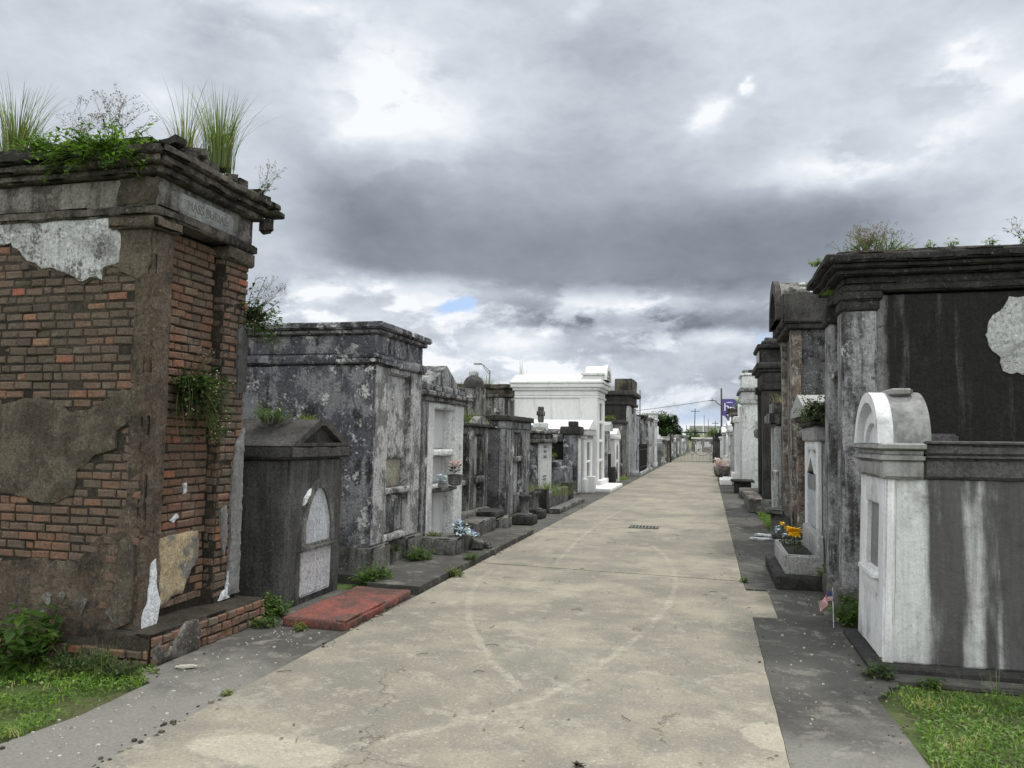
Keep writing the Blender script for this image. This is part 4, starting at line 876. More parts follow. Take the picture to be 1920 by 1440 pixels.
# --- pebbled vault
t = Tomb('pebbled_vault', 'dark pebble-dashed vault with a flat cap and a narrow tall tablet', 'tomb', 'L', -4.0, 15.1, .006)
W_ = 2.2
t.put('body', 'pebble', [(0, W_, .14, 3.0, 0, 1.78)], .15, .010, .02)
t.put('front', 'greytomb', [(0, .70, 0, .14, 0, 1.8), (1.35, W_, 0, .14, 0, 1.8), (.70, 1.35, .005, .14, 1.72, 1.8), (.70, 1.35, -.03, .14, 1.10, 1.22), (.70, 1.35, .01, .14, 0, .42)], .12, .008, .03)
t.put('tablet', 'palegrey', [(.70, 1.35, .08, .13, .42, 1.10)], .15, .003, .01); t.put('upper_tablet', 'browngrey', [(.70, 1.35, .08, .13, 1.22, 1.72)], .15, .003, .01)
t.put('frieze', 'greytomb', [(-.02, W_+.02, -.02, 2.0, 1.79, 1.96)], .12, .006, .03)
t.put('cap', 'darkolive', [(-.07, W_+.07, -.07, 2.0, 1.955, 2.07)], .12, .006, .03)
weed('wall_weed', 'small dark weed rooted in the pebbled wall beside the scrolled vault', 'weed', (-4.45, 15.05, 1.25), .12, .12, 18, .05, 'leafdk', 9, .2, (0, -.05, 0), rnd=43)
def urn(loc, label, h=.42, blk=.24):
    e = empty('planter_urn', loc, label, 'urn', 'stone urns in front of the left tombs')
    m = MB(off=loc); m.gbox(-.20, .20, -.22, .22, 0, .17, .08, .008, .03); m.build('base_block', 'darkolive', e, 40)
    m = MB(off=loc); m.gbox(-.13, .13, -.13, .13, .168, .20, .08, .004, .02); m.build('foot', 'dirtblock', e, 40)
    m = MB(); m.lathe([(.09, .20), (.08, .22), (.07, .36), (.09, .44), (.13, .50), (.13, .54), (.10, .54), (.09, .50)], n=8); m.build('bowl', 'dirtblock', e, 30)
    return e
urn((-3.35, 14.15, 0), 'stone urn on a dark block, nearer of the pair by the pebbled vault')
urn((-3.42, 15.3, 0), 'stone urn on a dark block, farther of the pair by the pebbled vault')
# --- planted grave kerb
t = Tomb('grave_kerb', 'low walled grave bed full of dry grass before the collapsed tomb', 'grave', 'L', -3.5, 16.4)
t.put('wall', 'dirtblock', [(0, 3.0, -.05, .08, 0, .42), (0, .12, .08, .7, 0, .42)], .1, .012, .05)
t.put('post', 'darkolive', [(-.15, .12, -.12, .15, 0, .52), (2.9, 3.25, -.12, .15, 0, .50)], .08, .008, .03); t.put('ledge', 'dirtblock', [(-.1, 3.3, -.4, -.13, -.01, .10)], .1, .01, .05)
tuft('grass_tuft', 'yellowing wild grass filling the low walled grave bed', 'grass tuft', (-3.75, 17.9, .3), .75, .42, 420, .012, 'reed', .8, 44, dry=.35)
# --- narrow white-fronted tomb with cross
t = Tomb('narrow_tomb', 'narrow white-fronted tomb with mottled side and broken cap', 'tomb', 'L', -4.13, 19.1)
W_ = 1.4
t.put('body', 'mottled', [(0, W_, .06, 2.4, 0, 1.5)], .2, .01, .03); t.put('front', 'whitecol', [(-.02, W_, 0, .07, 0, 1.5)], .2, .003, .01)
t.put('cornice', 'browngrey', [(-.15, W_+.1, -.12, 2.4, 1.49, 1.60), (-.05, W_, -.04, 2.4, 1.6, 1.73), (-.16, W_+.1, -.12, 2.4, 1.73, 1.80)], .12, .012, .05)
t.poly('pediment', 'browngrey', [([(.1, 1.79), (1.3, 1.79), (.7, 1.95)], 0, .9)])
t.put('letters', 'tablet', [(.35, .7, -.012, .01, 1.36, 1.42), (.35, .7, -.012, .01, 1.24, 1.30), (.35, .7, -.012, .01, 1.10, 1.17), (.25, .7, -.012, .01, .63, .66), (.25, .7, -.012, .01, .55, .58)], .5, 0, 0)
t = Tomb('cross_finial', 'stone cross on a white pedestal on the narrow white-fronted tomb', 'cross', 'L', -4.28, 19.75)
t.put('pedestal', 'whitecol', [(-.16, .16, -.18, .18, 1.80, 2.02)], .2, .004, .02)
t.put('cross', 'browngrey', [(-.07, .07, -.07, .07, 2.02, 2.44), (-.10, .10, -.10, .10, 2.20, 2.32)], .1, .004, .02)
# --- collapsed tomb
t = Tomb('collapsed_tomb', 'collapsed tomb with a black-filled cavity, heaped rubble and a brick pier', 'tomb', 'L', -3.68, 20.8)
t.put('pier', 'mottled', [(1.2, 1.75, 0, .42, 0, 1.75)], .15, .012, .04); t.put('pier_cap', 'darkolive', [(1.12, 1.85, -.08, .50, 1.74, 1.97), (1.3, 1.7, .05, .3, 1.97, 2.12)], .12, .01, .04)
t.put('pier_front', 'whitecol', [(1.25, 1.72, -.03, .005, .05, 1.62)], .2, .004, .02)
t.put('cavity_dark_fill', 'shut', [(1.3, 1.9, .42, 2.4, 0, 1.75)], .4, 0, 0); t.put('roof_beam', 'greytomb', [(1.2, 1.9, .44, 2.6, 1.52, 1.85)], .2, .006, .02)  # the cavity is a solid block, its darkness painted black
t.put('rubble', 'mottled', [(-.2, 1.15, .10, 1.6, 0, .82), (-.1, 1.0, .35, 1.5, .80, .98), (.2, .9, .6, 1.3, .96, 1.12)], .1, .05, .08)
weed('roof_weed', 'weeds on the rubble heap of the collapsed tomb', 'weed', (-4.3, 21.2, 1.05), .2, .28, 30, .05, 'leafyl', 9, 0, rnd=45)
weed('roof_weed', 'leafy sprig in the black-filled cavity of the collapsed tomb', 'weed', (-4.5, 21.75, 1.3), .16, .24, 12, .09, 'leaf', 7, 0, rnd=46)
# --- low white tomb
t = Tomb('white_tomb', 'low fresh-white tomb with a gabled roof, against the tall white tomb', 'tomb', 'L', -3.62, 22.95)
W_ = 1.6
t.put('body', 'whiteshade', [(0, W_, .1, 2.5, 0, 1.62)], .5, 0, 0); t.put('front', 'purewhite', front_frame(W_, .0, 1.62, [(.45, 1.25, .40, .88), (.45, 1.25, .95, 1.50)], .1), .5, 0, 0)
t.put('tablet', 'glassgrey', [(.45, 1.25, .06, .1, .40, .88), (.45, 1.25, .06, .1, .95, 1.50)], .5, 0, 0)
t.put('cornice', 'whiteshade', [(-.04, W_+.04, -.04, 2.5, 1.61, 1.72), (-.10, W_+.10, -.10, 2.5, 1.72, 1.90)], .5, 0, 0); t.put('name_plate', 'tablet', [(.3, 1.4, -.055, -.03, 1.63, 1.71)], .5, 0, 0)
t.poly('roof', 'purewhite', [([(-.16, 1.90), (W_+.16, 1.90), (W_/2, 2.20)], -.14, 2.6)])
t.put('plinth', 'purewhite', [(-.08, W_+.08, -.10, .1, 0, .42)], .5, 0, 0)
# --- tall white tomb
t = Tomb('white_tomb', 'tall fresh-white tomb with a scroll-topped front, tallest on the left', 'tomb', 'L', -3.52, 24.95)
W_ = 1.75
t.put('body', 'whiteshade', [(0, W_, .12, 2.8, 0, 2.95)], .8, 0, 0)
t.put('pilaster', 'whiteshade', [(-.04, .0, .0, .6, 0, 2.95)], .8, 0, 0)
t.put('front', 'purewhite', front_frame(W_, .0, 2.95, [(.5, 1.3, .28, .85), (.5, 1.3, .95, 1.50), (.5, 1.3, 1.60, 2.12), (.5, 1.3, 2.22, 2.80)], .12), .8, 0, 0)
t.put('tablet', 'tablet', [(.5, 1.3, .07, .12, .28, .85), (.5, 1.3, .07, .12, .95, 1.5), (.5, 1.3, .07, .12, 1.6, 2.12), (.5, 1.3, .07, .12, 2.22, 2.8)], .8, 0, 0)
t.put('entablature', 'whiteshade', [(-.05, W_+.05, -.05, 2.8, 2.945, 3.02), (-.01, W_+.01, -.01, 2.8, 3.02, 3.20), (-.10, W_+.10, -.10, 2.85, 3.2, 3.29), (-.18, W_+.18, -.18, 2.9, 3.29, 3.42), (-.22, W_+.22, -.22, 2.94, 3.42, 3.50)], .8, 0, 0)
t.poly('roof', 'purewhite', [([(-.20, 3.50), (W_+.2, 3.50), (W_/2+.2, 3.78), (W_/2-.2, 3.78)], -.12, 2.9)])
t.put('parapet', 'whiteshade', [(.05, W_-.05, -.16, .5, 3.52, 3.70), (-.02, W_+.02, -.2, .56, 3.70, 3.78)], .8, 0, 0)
t.poly('scroll', 'purewhite', [(arc(.30, W_-.30, 3.775, 4.06, 16)[::1], -.16, .46)])
m = t.mb(); m.ring(arc(.15, W_-.15, 3.56, 4.11, 16), arc(.34, W_-.34, 3.56, 3.92, 16), -.26, -.16); m.build('scroll', 'purewhite', t.root)
t.put('plinth', 'purewhite', [(-.08, W_+.08, -.14, .12, 0, .28)], .8, 0, 0)
o = Tomb('white_step', 'fresh-white low step slab in front of the two white tombs', 'step', 'L', -3.42, 23.5)
o.put('slab', 'purewhite', [(-.2, 3.0, -.55, .12, 0, .13)], .6, 0, 0); o.put('block', 'whiteshade', [(-.5, -.2, -.1, .15, 0, .5)], .6, 0, 0)
tuft('grass_tuft', 'sparse wiry grass behind the roof of the tall white tomb', 'grass tuft', (-7.0, 28.6, 3.5), .3, 1.3, 10, .02, 'reed', .2, 47)
# --- brick tomb of the second row
t = Tomb('back_tomb', 'big overgrown dark tomb of the second row, seen over the vaults', 'tomb', 'L', -6.9, 27.4)
W_ = 2.0
t.put('body', 'browngrey', [(0, W_, 0, 6.2, 0, 3.12)], .2, .01, .02); t.put('pilaster', 'greytomb', [(-.05, .0, 3.7, 4.1, 0, 3.1), (-.05, 0, 2.7, 3.0, 0, 3.1), (-.05, 0, 1.7, 2.0, 0, 3.1), (-.05, 0, .4, .8, 0, 3.1)], .2, .01, .02)
t.put('cornice', 'cornice_old', [(-.10, W_+.1, -.1, 6.3, 3.11, 3.24), (-.04, W_+.04, -.04, 6.25, 3.24, 3.42), (-.18, W_+.2, -.18, 6.4, 3.42, 3.58)], .12, .02, .08)
tuft('grass_tuft', 'dry wild grass along the roof of the overgrown second-row tomb', 'grass tuft', (-8.4, 27.8, 3.55), 1.2, .6, 200, .012, 'reed', .6, 48, dry=.6)
weed('roof_weed', 'low weeds at the roof edge of the overgrown second-row tomb', 'weed', (-9.0, 27.3, 3.55), 1.4, .18, 90, .05, 'leafdk', 9, .1, rnd=49, flat=.25)
t = Tomb('domed_tomb', 'dark dome with a pale block on top, behind the white-framed tomb', 'tomb', 'L', -5.25, 16.9)
t.put('body', 'browngrey', [(-.2, .3, -.2, .6, 0, 2.75)], .3, .01, .03); m = t.mb(); m.lathe([(.24, 2.74), (.23, 2.88), (.18, 2.97), (.1, 3.02), (.03, 3.03)], n=20); m.build('dome', 'darkcap', t.root, 40); t.put('finial', 'palegrey', [(-.09, .09, -.09, .09, 3.01, 3.13)], .2, .01, .03)
# --- far left tombs
t = Tomb('lettered_tomb', 'slim grey-white tomb with dark squares, just beyond the tall white tomb', 'tomb', 'L', -3.5, 27.3)
t.put('body', 'palegrey', [(0, .8, 0, 2.4, 0, 1.9)], .3, .006, .02); t.poly('cap', 'palegrey', [([(-.1, 1.9), (.9, 1.9), (.75, 2.12), (.4, 2.25), (.05, 2.12)], -.1, 2.2)]); t.put('tablet', 'tablet', [(.25, .55, -.012, .02, 1.62, 1.74), (.25, .55, -.012, .02, 1.2, 1.55), (.25, .55, -.012, .02, .5, .6)], .5, 0, 0)
t = Tomb('iron_post', 'black post and crumbling dark block by the small white tomb', 'post', 'L', -3.35, 27.55)
t.put('block', 'darkolive', [(-.1, .35, -.1, .2, 0, .62)], .1, .02, .05); t.put('post', 'iron', [(-.05, .05, .05, .15, .6, 1.1)], .3, 0, 0)
t = Tomb('white_tomb', 'small white tomb with a gabled cap, between tall white tomb and dark tomb', 'tomb', 'L', -3.38, 28.4)
t.put('body', 'whiteshade', [(0, 1.4, 0, 2.2, 0, 1.62)], .6, 0, 0); t.put('front', 'purewhite', [(0, .45, -.03, .01, 0, 1.62), (1.0, 1.4, -.03, .01, 0, 1.62), (.45, 1., -.03, .01, .72, .84), (.45, 1., -.03, .01, 1.4, 1.62)], .6, 0, 0)
t.put('cap', 'purewhite', [(-.07, 1.47, -.07, 2.2, 1.61, 1.80)], .6, 0, 0); t.poly('roof', 'purewhite', [([(-.07, 1.80), (1.47, 1.80), (.7, 2.02)], -.07, 2.2)]); t.put('tablet', 'tablet', [(.45, 1., 0.0, .012, .1, .72), (.45, 1., 0., .012, .84, 1.4)], .6, 0, 0)
t = Tomb('overgrown_tomb', 'lower brown-stained tomb with grass on top, against the tall dark tomb', 'tomb', 'L', -3.5, 32.2)
t.put('body', 'browngrey', [(0, 1.6, 0, 2.6, 0, 2.3)], .2, .015, .04); t.put('cornice', 'darkolive', [(-.1, 1.7, -.08, 2.6, 2.28, 2.42)], .2, .02, .06)
weed('roof_weed', 'yellow-green weeds along the top of the lower brown-stained tomb', 'weed', (-4.6, 32.5, 2.4), .9, .4, 60, .09, 'leafyl', 10, 0, rnd=50, flat=.3)
t = Tomb('dark_tomb', 'tall soot-dark tomb with a heavy cornice and brown weeds on its roof', 'tomb', 'L', -3.42, 34.0)
W_ = 3.4
t.put('body', 'darkolive', [(0, W_, .1, 4.2, 0, 3.15)], .4, .01, .02); t.put('pilaster', 'palegrey', [(.0, .5, -.02, .12, 0, 3.1), (1.0, 1.3, 0, .12, 0, 3.1), (2.8, W_, -.02, .12, 0, 3.1)], .4, .01, .02)
t.put('cornice', 'darkolive', [(-.08, W_+.08, -.1, 4.2, 3.14, 3.28), (-.03, W_+.03, -.04, 4.2, 3.28, 3.56), (-.2, W_+.2, -.22, 4.3, 3.56, 3.76)], .3, .015, .04); t.put('parapet', 'cornice_old', [(.6, 2.8, -.1, .7, 3.75, 4.35)], .2, .04, .08)
tuft('grass_tuft', 'brown dead weeds along the roof of the tall soot-dark tomb', 'grass tuft', (-4.9, 34.6, 3.75), 1.1, .55, 260, .02, 'drygrass', .5, 51)
# iron-railed columned grave
t = Tomb('railed_grave', 'white columned grave behind black spear railings on a white base', 'grave', 'L', -3.2, 37.2)
t.put('base', 'palegrey', [(-2.6, 1.6, -.25, .5, 0, .18)], .2, .01, .03); m = t.mb()
for i in range(4): m.lathe([(.16, .18), (.11, .3), (.10, 2.6), (.17, 2.75)], .25, -2.2+i*1.15, 12)
m.build('column', 'palegrey', t.root, 40)
m = t.mb()
for i in range(15): 
    u = -2.55+i*.29; m.box(-.2, -.17, u, u+.03, .18, 1.35); m.box(-.22, -.15, u-.015, u+.045, 1.3, 1.42)
m.box(-.205, -.165, -2.55, 1.55, .35, .39); m.box(-.205, -.165, -2.55, 1.55, 1.15, 1.19); m.build('railings', 'iron', t.root)
t.put('rear_wall', 'greytomb', [(-2.4, 1.5, .5, 2.4, 0, 2.75)], .4, .01, .03)
def simple(name, label, side, X, Y, W_, D, H, mat, cap='flat', front=None, capmat=None, extra=0.):
    t = Tomb(name, label, 'tomb', side, X, Y); capmat = capmat or mat; o = .07
    t.put('body', mat, [(0, W_, .04, D, 0, H)], .35, .008, .03)
    t.put('plinth', capmat, [(-o, W_+o, -o, D, 0, .25)], .3, .01, .04)
    if front: t.put('closure', front, [(W_*.25, W_*.75, -.02, .045, .3, H*.46), (W_*.25, W_*.75, -.02, .045, H*.5, H*.88)], .3, .004, .02)
    t.put('pilaster', front or mat, [(0, W_*.16, -.03, .045, .25, H), (W_*.84, W_, -.03, .045, .25, H)], .3, .006, .02)
    t.put('cornice', capmat, [(-o, W_+o, -o, D, H-.005, H+.10), (-o*1.8, W_+o*1.8, -o*1.8, D+.05, H+.10, H+.20)], .25, .008, .03)
    z = H+.195
    if cap == 'gable': t.poly('roof', capmat, [([(-.1, z), (W_+.1, z), (W_/2, z+.32+extra)], -.1, D)])
    if cap == 'arch': t.poly('parapet', capmat, [(arc(.1, W_-.1, z, z+.42+extra, 12), -.08, .35)])
    if cap == 'block': t.put('parapet', capmat, [(W_*.2, W_*.8, -.1, .4, z-.01, z+.3+extra), (W_*.12, W_*.88, -.15, .46, z+.3+extra, z+.42+extra)], .3, .01, .03)
    if cap == 'cross':
        t.put('pedestal', capmat, [(W_*.3, W_*.7, 0, .35, z-.01, z+.22)], .3, .005, .02)
        t.put('cross', capmat, [(W_/2-.05, W_/2+.05, .1, .2, z+.22, z+.8+extra), (W_/2-.2, W_/2+.2, .11, .19, z+.5+extra, z+.6+extra)], .3, .003, .01)
    return t
simple('grey_tomb', 'dark-sided grey tomb just past the railed grave', 'L', -3.35, 40.2, 2.0, 2.4, 2.7, 'mottled', 'flat', 'greytomb', 'darkolive')
weed('roof_weed', 'bush sprouting on the dark-sided tomb past the railings', 'bush', (-4.2, 40.5, 2.9), .6, .6, 60, .1, 'leafdk', 10, 0, rnd=52)
simple('grey_tomb', 'blue-grey mottled tomb left of the tall white pillar', 'L', -3.3, 44.0, 2.4, 2.4, 2.7, 'mottled', 'flat', 'palegrey', 'browngrey')
simple('white_tomb', 'tall narrow white tomb front on the left before the gate', 'L', -3.2, 47.0, 2.2, .9, 2.7, 'palegrey', 'block', 'whitecol', 'whitecol')
simple('arched_marker', 'low dark rounded headstone beside the tall narrow white tomb', 'L', -3.0, 49.6, .8, .4, .8, 'tablet', 'arch', None, 'tablet', .1)
simple('white_tomb', 'small white tomb with a cross block on the left near the gate', 'L', -3.2, 51.5, 2.2, 2.0, 1.55, 'palegrey', 'cross', 'whitecol', 'whitecol')
simple('grey_tomb', 'grey two-tier vault on the left beside the gate', 'L', -3.1, 55.0, 1.7, 2.0, 1.45, 'browngrey', 'flat', 'beige')
for i, (X, Y, z_, s_) in enumerate(((-3.05, 38.6, .35, 'pale carved urn block on the left verge beyond the railed grave'), (-3.0, 40.6, .3, 'pale stone flower holder on the verge by the dark-sided tomb'), (-3.0, 54.2, .28, 'low grey grave step beside the gate on the left'))):
    t = Tomb('stone_planter', s_, 'planter', 'L', X, Y); t.put('base', 'palegrey', [(-.4, .5, -.1, .35, 0, z_*.6)], .15, .015, .04); t.put('top', 'palegrey', [(-.1, .25, 0, .25, z_*.59, z_*1.6)], .1, .03, .06)

# ------------------------------------------------------------------ RIGHT ROW
# --- white arched tomb, nearest on the right
t = Tomb('arched_tomb', 'low white tomb with a rounded arch front and soot-streaked side, nearest on the right', 'tomb', 'R', 1.19, 6.12, .035)
t.put('side_wall', 'whiteside', [(.02, .92, .06, 2.6, .03, 1.352)], .25, .003, .005)
W_ = .94
t.put('front', 'whiteface', front_frame(W_, .03, 1.36, [(.22, .72, .64, 1.14)], .08), .25, .002, .006)
t.put('inscription_tablet', 'tablet', [(.22, .72, .045, .075, .64, 1.14)], .3, 0, 0)
t.put('sill', 'whiteface', [(.17, .77, -.04, .045, .59, .64), (.20, .74, -.014, .004, .47, .592)], .3, 0, .004)
t.put('coping', 'coping', [(-.005, .94, .25, 2.62, 1.35, 1.50), (-.035, .96, .25, 2.64, 1.50, 1.52), (-.02, .95, .25, 2.62, 1.52, 1.60), (-.045, .97, .25, 2.65, 1.60, 1.625)], .3, .002, .006)
t.put('head_block', 'archtop', [(-.04, W_+.04, -.03, .25, 1.345, 1.48)], .12, .002, .01)
t.put('moulding', 'archtop', [(-.055, W_+.055, -.045, .255, 1.475, 1.52), (-.03, W_+.03, -.02, .25, 1.515, 1.56), (-.07, W_+.07, -.06, .26, 1.556, 1.605)], .12, .002, .01)
A0 = arc(.0, W_, 1.60, 2.0, 22); A1 = arc(.09, W_-.09, 1.60, 1.92, 22); A2 = arc(.15, W_-.15, 1.60, 1.84, 22); A3 = arc(.22, W_-.22, 1.60, 1.76, 22)
m = t.mb(); m.prism(A0[::-1], .05, .30); ar = m.build('arch', 'archtop', t.root, 40)
m = t.mb(); m.ring(A0, A1, -.055, .05); m.build('arch_rim', 'whiteface', ar, 40)
m = t.mb(); m.ring(A1, A2, .018, .05); m.ring(A2, A3, -.01, .05); m.build('arch_moulding', 'whiteface', ar, 40)
t.poly('lunette', 'whiteface', [(A3[::-1], .02, .06)])
t.put('arch_cap', 'archtop', [(.22, .72, .07, .23, 1.965, 2.02)], .2, .002, .01)
t.put('plinth', 'blackslab', [(-.10, 1.05, -.10, 2.75, -.03, .035)], .12, .006, .02)
t.put('footing', 'pave', [(-.30, -.13, .0, 2.7, -.04, .005)], .12, .008, .03)
weed('ground_weed', 'small dark weed at the front corner of the white arched tomb', 'weed', (1.13, 5.88, 0), .14, .15, 22, .045, 'leafdk', 9, 0, rnd=60)
weed('ground_weed', 'low sprig in the grass just right of the arched tomb corner', 'weed', (1.42, 5.78, 0), .09, .08, 10, .045, 'leaf', 8, 0, rnd=61)
weed('ground_weed', 'leafy weed at the right edge of the picture below the streaked wall', 'weed', (2.02, 5.6, 0), .12, .12, 18, .04, 'leaf', 9, 0, rnd=62)
tuft('grass_tuft', 'arching seed-headed grass stalks below the streaked white wall', 'grass tuft', (1.78, 5.68, 0), .22, .24, 16, .006, 'reed', 1.1, 63)
weed('ground_weed', 'leafy green weeds behind the little flag beside the arched tomb', 'weed', (1.22, 7.45, 0), .20, .32, 60, .05, 'leaf', 12, 0, rnd=64)
# flag
f = empty('small_flag', (1.02, 7.3, 0), 'little stars and stripes flag on a thin stick in the weeds', 'flag')
m = MB(); m.tube([(.02, 0, 0), (.015, 0, .34)], .004, 8); m.build('stick', 'whitecol', f, 40)
def fp(a, b): # a along fly, b down
    return (.013-.105*a*(1-.15*b)-.012*math.sin(a*7), -.02*math.sin(a*9+b*3), .315-.09*b-.085*a*a-.02*a)
M['fred'] = plain('flag_red', (.42,.03,.05), .8, .1); M['fwhite'] = plain('flag_white', (.75,.74,.74), .8, .05); M['fblue'] = plain('flag_blue', (.04,.05,.17), .8, .1)
mr, mw, mb_ = MB(), MB(), MB(); ms_ = MB(); n = 10
for r_ in range(13):
    for c_ in range(n):
        can = r_ < 7 and c_ < 4; q_ = mb_ if can else (mr if r_ % 2 == 0 else mw)
        q_.add([fp(c_/n, r_/13), fp((c_+1)/n, r_/13), fp((c_+1)/n, (r_+1)/13), fp(c_/n, (r_+1)/13)], [(0, 1, 2, 3)])
for i in range(5):
    for j in range(5):
        x, y, z = fp(.04+i*.08, .05+j*.1); ms_.add([(x+.0025*math.cos(k*2.513), y-.0012, z+.0025*math.sin(k*2.513)) for k in range(5)], [(0, 2, 4, 1, 3)][0:0] or [(0, 1, 2, 3, 4)])
mr.build('red_stripes', 'fred', f); mw.build('white_stripes', 'fwhite', f); mb_.build('canton', 'fblue', f); ms_.build('stars', 'fwhite', f)
# --- big black-streaked tomb
t = Tomb('black_streaked_tomb', 'large flat-topped tomb with a black mould-streaked side wall, on the right', 'tomb', 'R', 1.20, 7.85, .012)
W_ = 1.12
t.put('side_wall', 'blackmould', [(.055, W_-.03, .10, 3.3, .05, 3.02)], .2, .004, .01)
t.put('pilaster', 'bigpil', [(.0, .30, .0, .31, .22, 2.86)], .12, .006, .02)
t.put('pilaster', 'bigpil', [(W_-.28, W_, .0, .3, .22, 2.86)], .12, .006, .02)
t.put('capital', 'bigcorn', [(-.03, .33, -.03, .36, 2.955, 3.045), (-.015, .315, -.015, .335, 2.86, 2.96), (W_-.3, W_+.03, -.03, .3, 2.86, 3.045)], .08, .006, .02)
t.put('panel', 'greytomb', [(.30, W_-.28, .10, .16, .25, 2.7)], .15, .008, .02); t.put('pointed_hood', 'browngrey', [(.30, W_-.28, .02, .12, 2.25, 2.33)], .1, .01, .03)
t.put('ledge', 'coping', [(.03, .06, .31, 1.0, 1.60, 1.70)], .15, .003, .01)
t.put('architrave', 'bigcorn', [(.0, W_, .0, 3.3, 3.04, 3.115), (.02, W_-.02, .02, 3.3, 3.11, 3.20)], .15, .005, .02)
t.put('cornice', 'bigcorn', [(-.06, W_+.06, -.06, 3.35, 3.195, 3.25), (-.11, W_+.11, -.11, 3.4, 3.25, 3.30), (-.16, W_+.16, -.17, 3.45, 3.30, 3.385)], .1, .010, .04)
t.put('roof', 'cornice_old', [(-.05, W_+.05, -.05, 3.4, 3.38, 3.43)], .15, .01, .04)
t.put('base', 'dirtblock', [(-.03, W_+.03, -.03, .36, .0, .24), (.02, .1, .3, 3.3, 0, .2)], .08, .010, .05)
patch('lime_patch', 'palegrey', [(2.49,2.70),(2.53,2.80),(2.64,2.86),(2.68,2.95),(3.0,2.97),(3.5,2.8),(3.5,2.25),(2.72,2.25),(2.60,2.26),(2.58,2.40),(2.53,2.48),(2.50,2.60)], 'Y', 7.9, .012, t.root, .035, origin=(1.20, 7.85, 0), base=.03)
weed('roof_weed', 'yellow-green bush spreading on the roof of the black-streaked tomb', 'bush', (1.62, 8.05, 3.42), .36, .30, 80, .026, 'leafyl', 13, .05, rnd=65, flat=.6)
seedplant('seeding_weed', 'purplish twiggy weed over the bush on the black-streaked tomb', 'weed', (1.55, 8.0, 3.42), .42, .42, 22, 66, .022, leafmat_='leafyl')
seedplant('seeding_weed', 'twiggy weed at the left end of the roof bush on the black-streaked tomb', 'weed', (1.38, 8.0, 3.42), .26, .30, 12, 67, .02, leafmat_='leafyl')
for i, (x, s_) in enumerate(((2.02, 'first tiny sprig right of the roof bush'), (2.20, 'second tiny sprig right of the roof bush'), (2.52, 'third tiny low sprig right of the roof bush'), (2.82, 'last green sprig on the roof at the right edge'))):
    weed('roof_sprig', s_, 'weed', (x, 7.85, 3.42), .05, .12, 7, .04, 'leafyl', 8, 0, rnd=68+i)
seedplant('seeding_weed', 'thin stalks rising at the right edge of the picture from the black tomb roof', 'weed', (2.84, 7.9, 3.42), .15, .4, 3, 73, .03, lean=(-.3, 0, 0))
weed('cornice_weed', 'yellow-green tuft on the front cornice of the black-streaked tomb', 'weed', (1.06, 8.3, 3.40), .09, .13, 16, .03, 'leafyl', 9, 0, rnd=74)
weed('cornice_weed', 'small fern tuft under the front cornice of the black-streaked tomb', 'weed', (1.14, 8.05, 3.06), .07, .10, 14, .03, 'leafyl', 9, .05, rnd=75)
weed('wall_weed', 'dark green weed growing from the gap left of the black-streaked tomb', 'weed', (1.18, 9.25, 1.95), .22, .36, 60, .06, 'leafdk', 11, .3, (-.05, -.05, -.05), rnd=76, flo=.1)
weed('wall_weed', 'mossy weed low in the gap beside the stone planter', 'weed', (1.22, 9.0, .15), .12, .3, 26, .04, 'leafyl', 9, .1, rnd=77)
weed('wall_weed', 'creeper on the base of the black-streaked tomb behind the flag', 'weed', (1.24, 7.75, .15), .12, .14, 30, .03, 'leafdk', 10, .1, rnd=78)
# --- slim wall between
t = Tomb('narrow_vault', 'slim crumbling vault edge squeezed between the black-streaked tomb and the planter tomb', 'tomb', 'R', 1.30, 9.05)
t.put('body', 'browngrey', [(.0, .55, .05, 2.6, 0, 2.55)], .12, .012, .04); t.put('cornice', 'darkcap', [(-.05, .6, -.04, 2.6, 2.54, 2.68)], .1, .012, .05); t.put('pilaster', 'greytomb', [(.0, .12, 0, .06, 0, 2.5), (.4, .55, 0, .06, 0, 2.5)], .1, .01, .04)
# --- gabled tomb with planter
t = Tomb('gabled_tomb', 'grey and white gabled tomb with an inscription slab behind the flower planter', 'tomb', 'R', 1.22, 9.72, .008)
W_ = 1.25
t.put('body', 'stone', [(0, W_, .06, 2.2, .3, 1.62)], .2, .004, .01); t.put('front', 'whiteface', [(0, .16, 0, .06, .3, 1.62), (W_-.16, W_, 0, .06, .3, 1.62), (.16, W_-.16, 0, .06, 1.5, 1.62)], .2, .002, .01)
t.put('inscription_slab', 'paleslab', [(.16, W_-.16, .025, .06, .3, 1.2)], .3, .001, 0); t.put('date_slab', 'tablet', [(.2, W_-.2, .012, .024, 1.02, 1.18)], .3, 0, 0)
m = t.mb(); m.ring([(W_-.16, 1.22), (W_/2, 1.50), (.16, 1.22)], [(W_-.30, 1.22), (W_/2, 1.42), (.30, 1.22)], .0, .055); m.build('chevron', 'whiteface', t.root)
t.put('frieze', 'stone', [(-.03, W_+.03, -.03, 2.2, 1.615, 1.80)], .15, .004, .01); t.put('cornice', 'darkcap', [(-.08, W_+.08, -.08, 2.2, 1.80, 1.86), (-.12, W_+.12, -.12, 2.2, 1.86, 1.92)], .1, .006, .03)
t.poly('roof', 'stone', [([(-.14, 1.92), (W_+.14, 1.92), (W_+.14, 2.0), (W_/2, 2.2), (-.14, 2.0)], -.16, 2.2)])
p = Tomb('stone_planter', 'grey cement planter box on a black slab holding the yellow flowers', 'planter', 'R', .80, 9.1)
p.put('base_slab', 'blackslab', [(-.10, 1.55, -.10, .42, -.02, .14)], .12, .006, .02)
p.put('box', 'stone', [(.0, .06, .0, .42, .14, .36), (1.34, 1.4, .0, .42, .14, .36), (.06, 1.34, .0, .06, .14, .36)], .15, .004, .01)
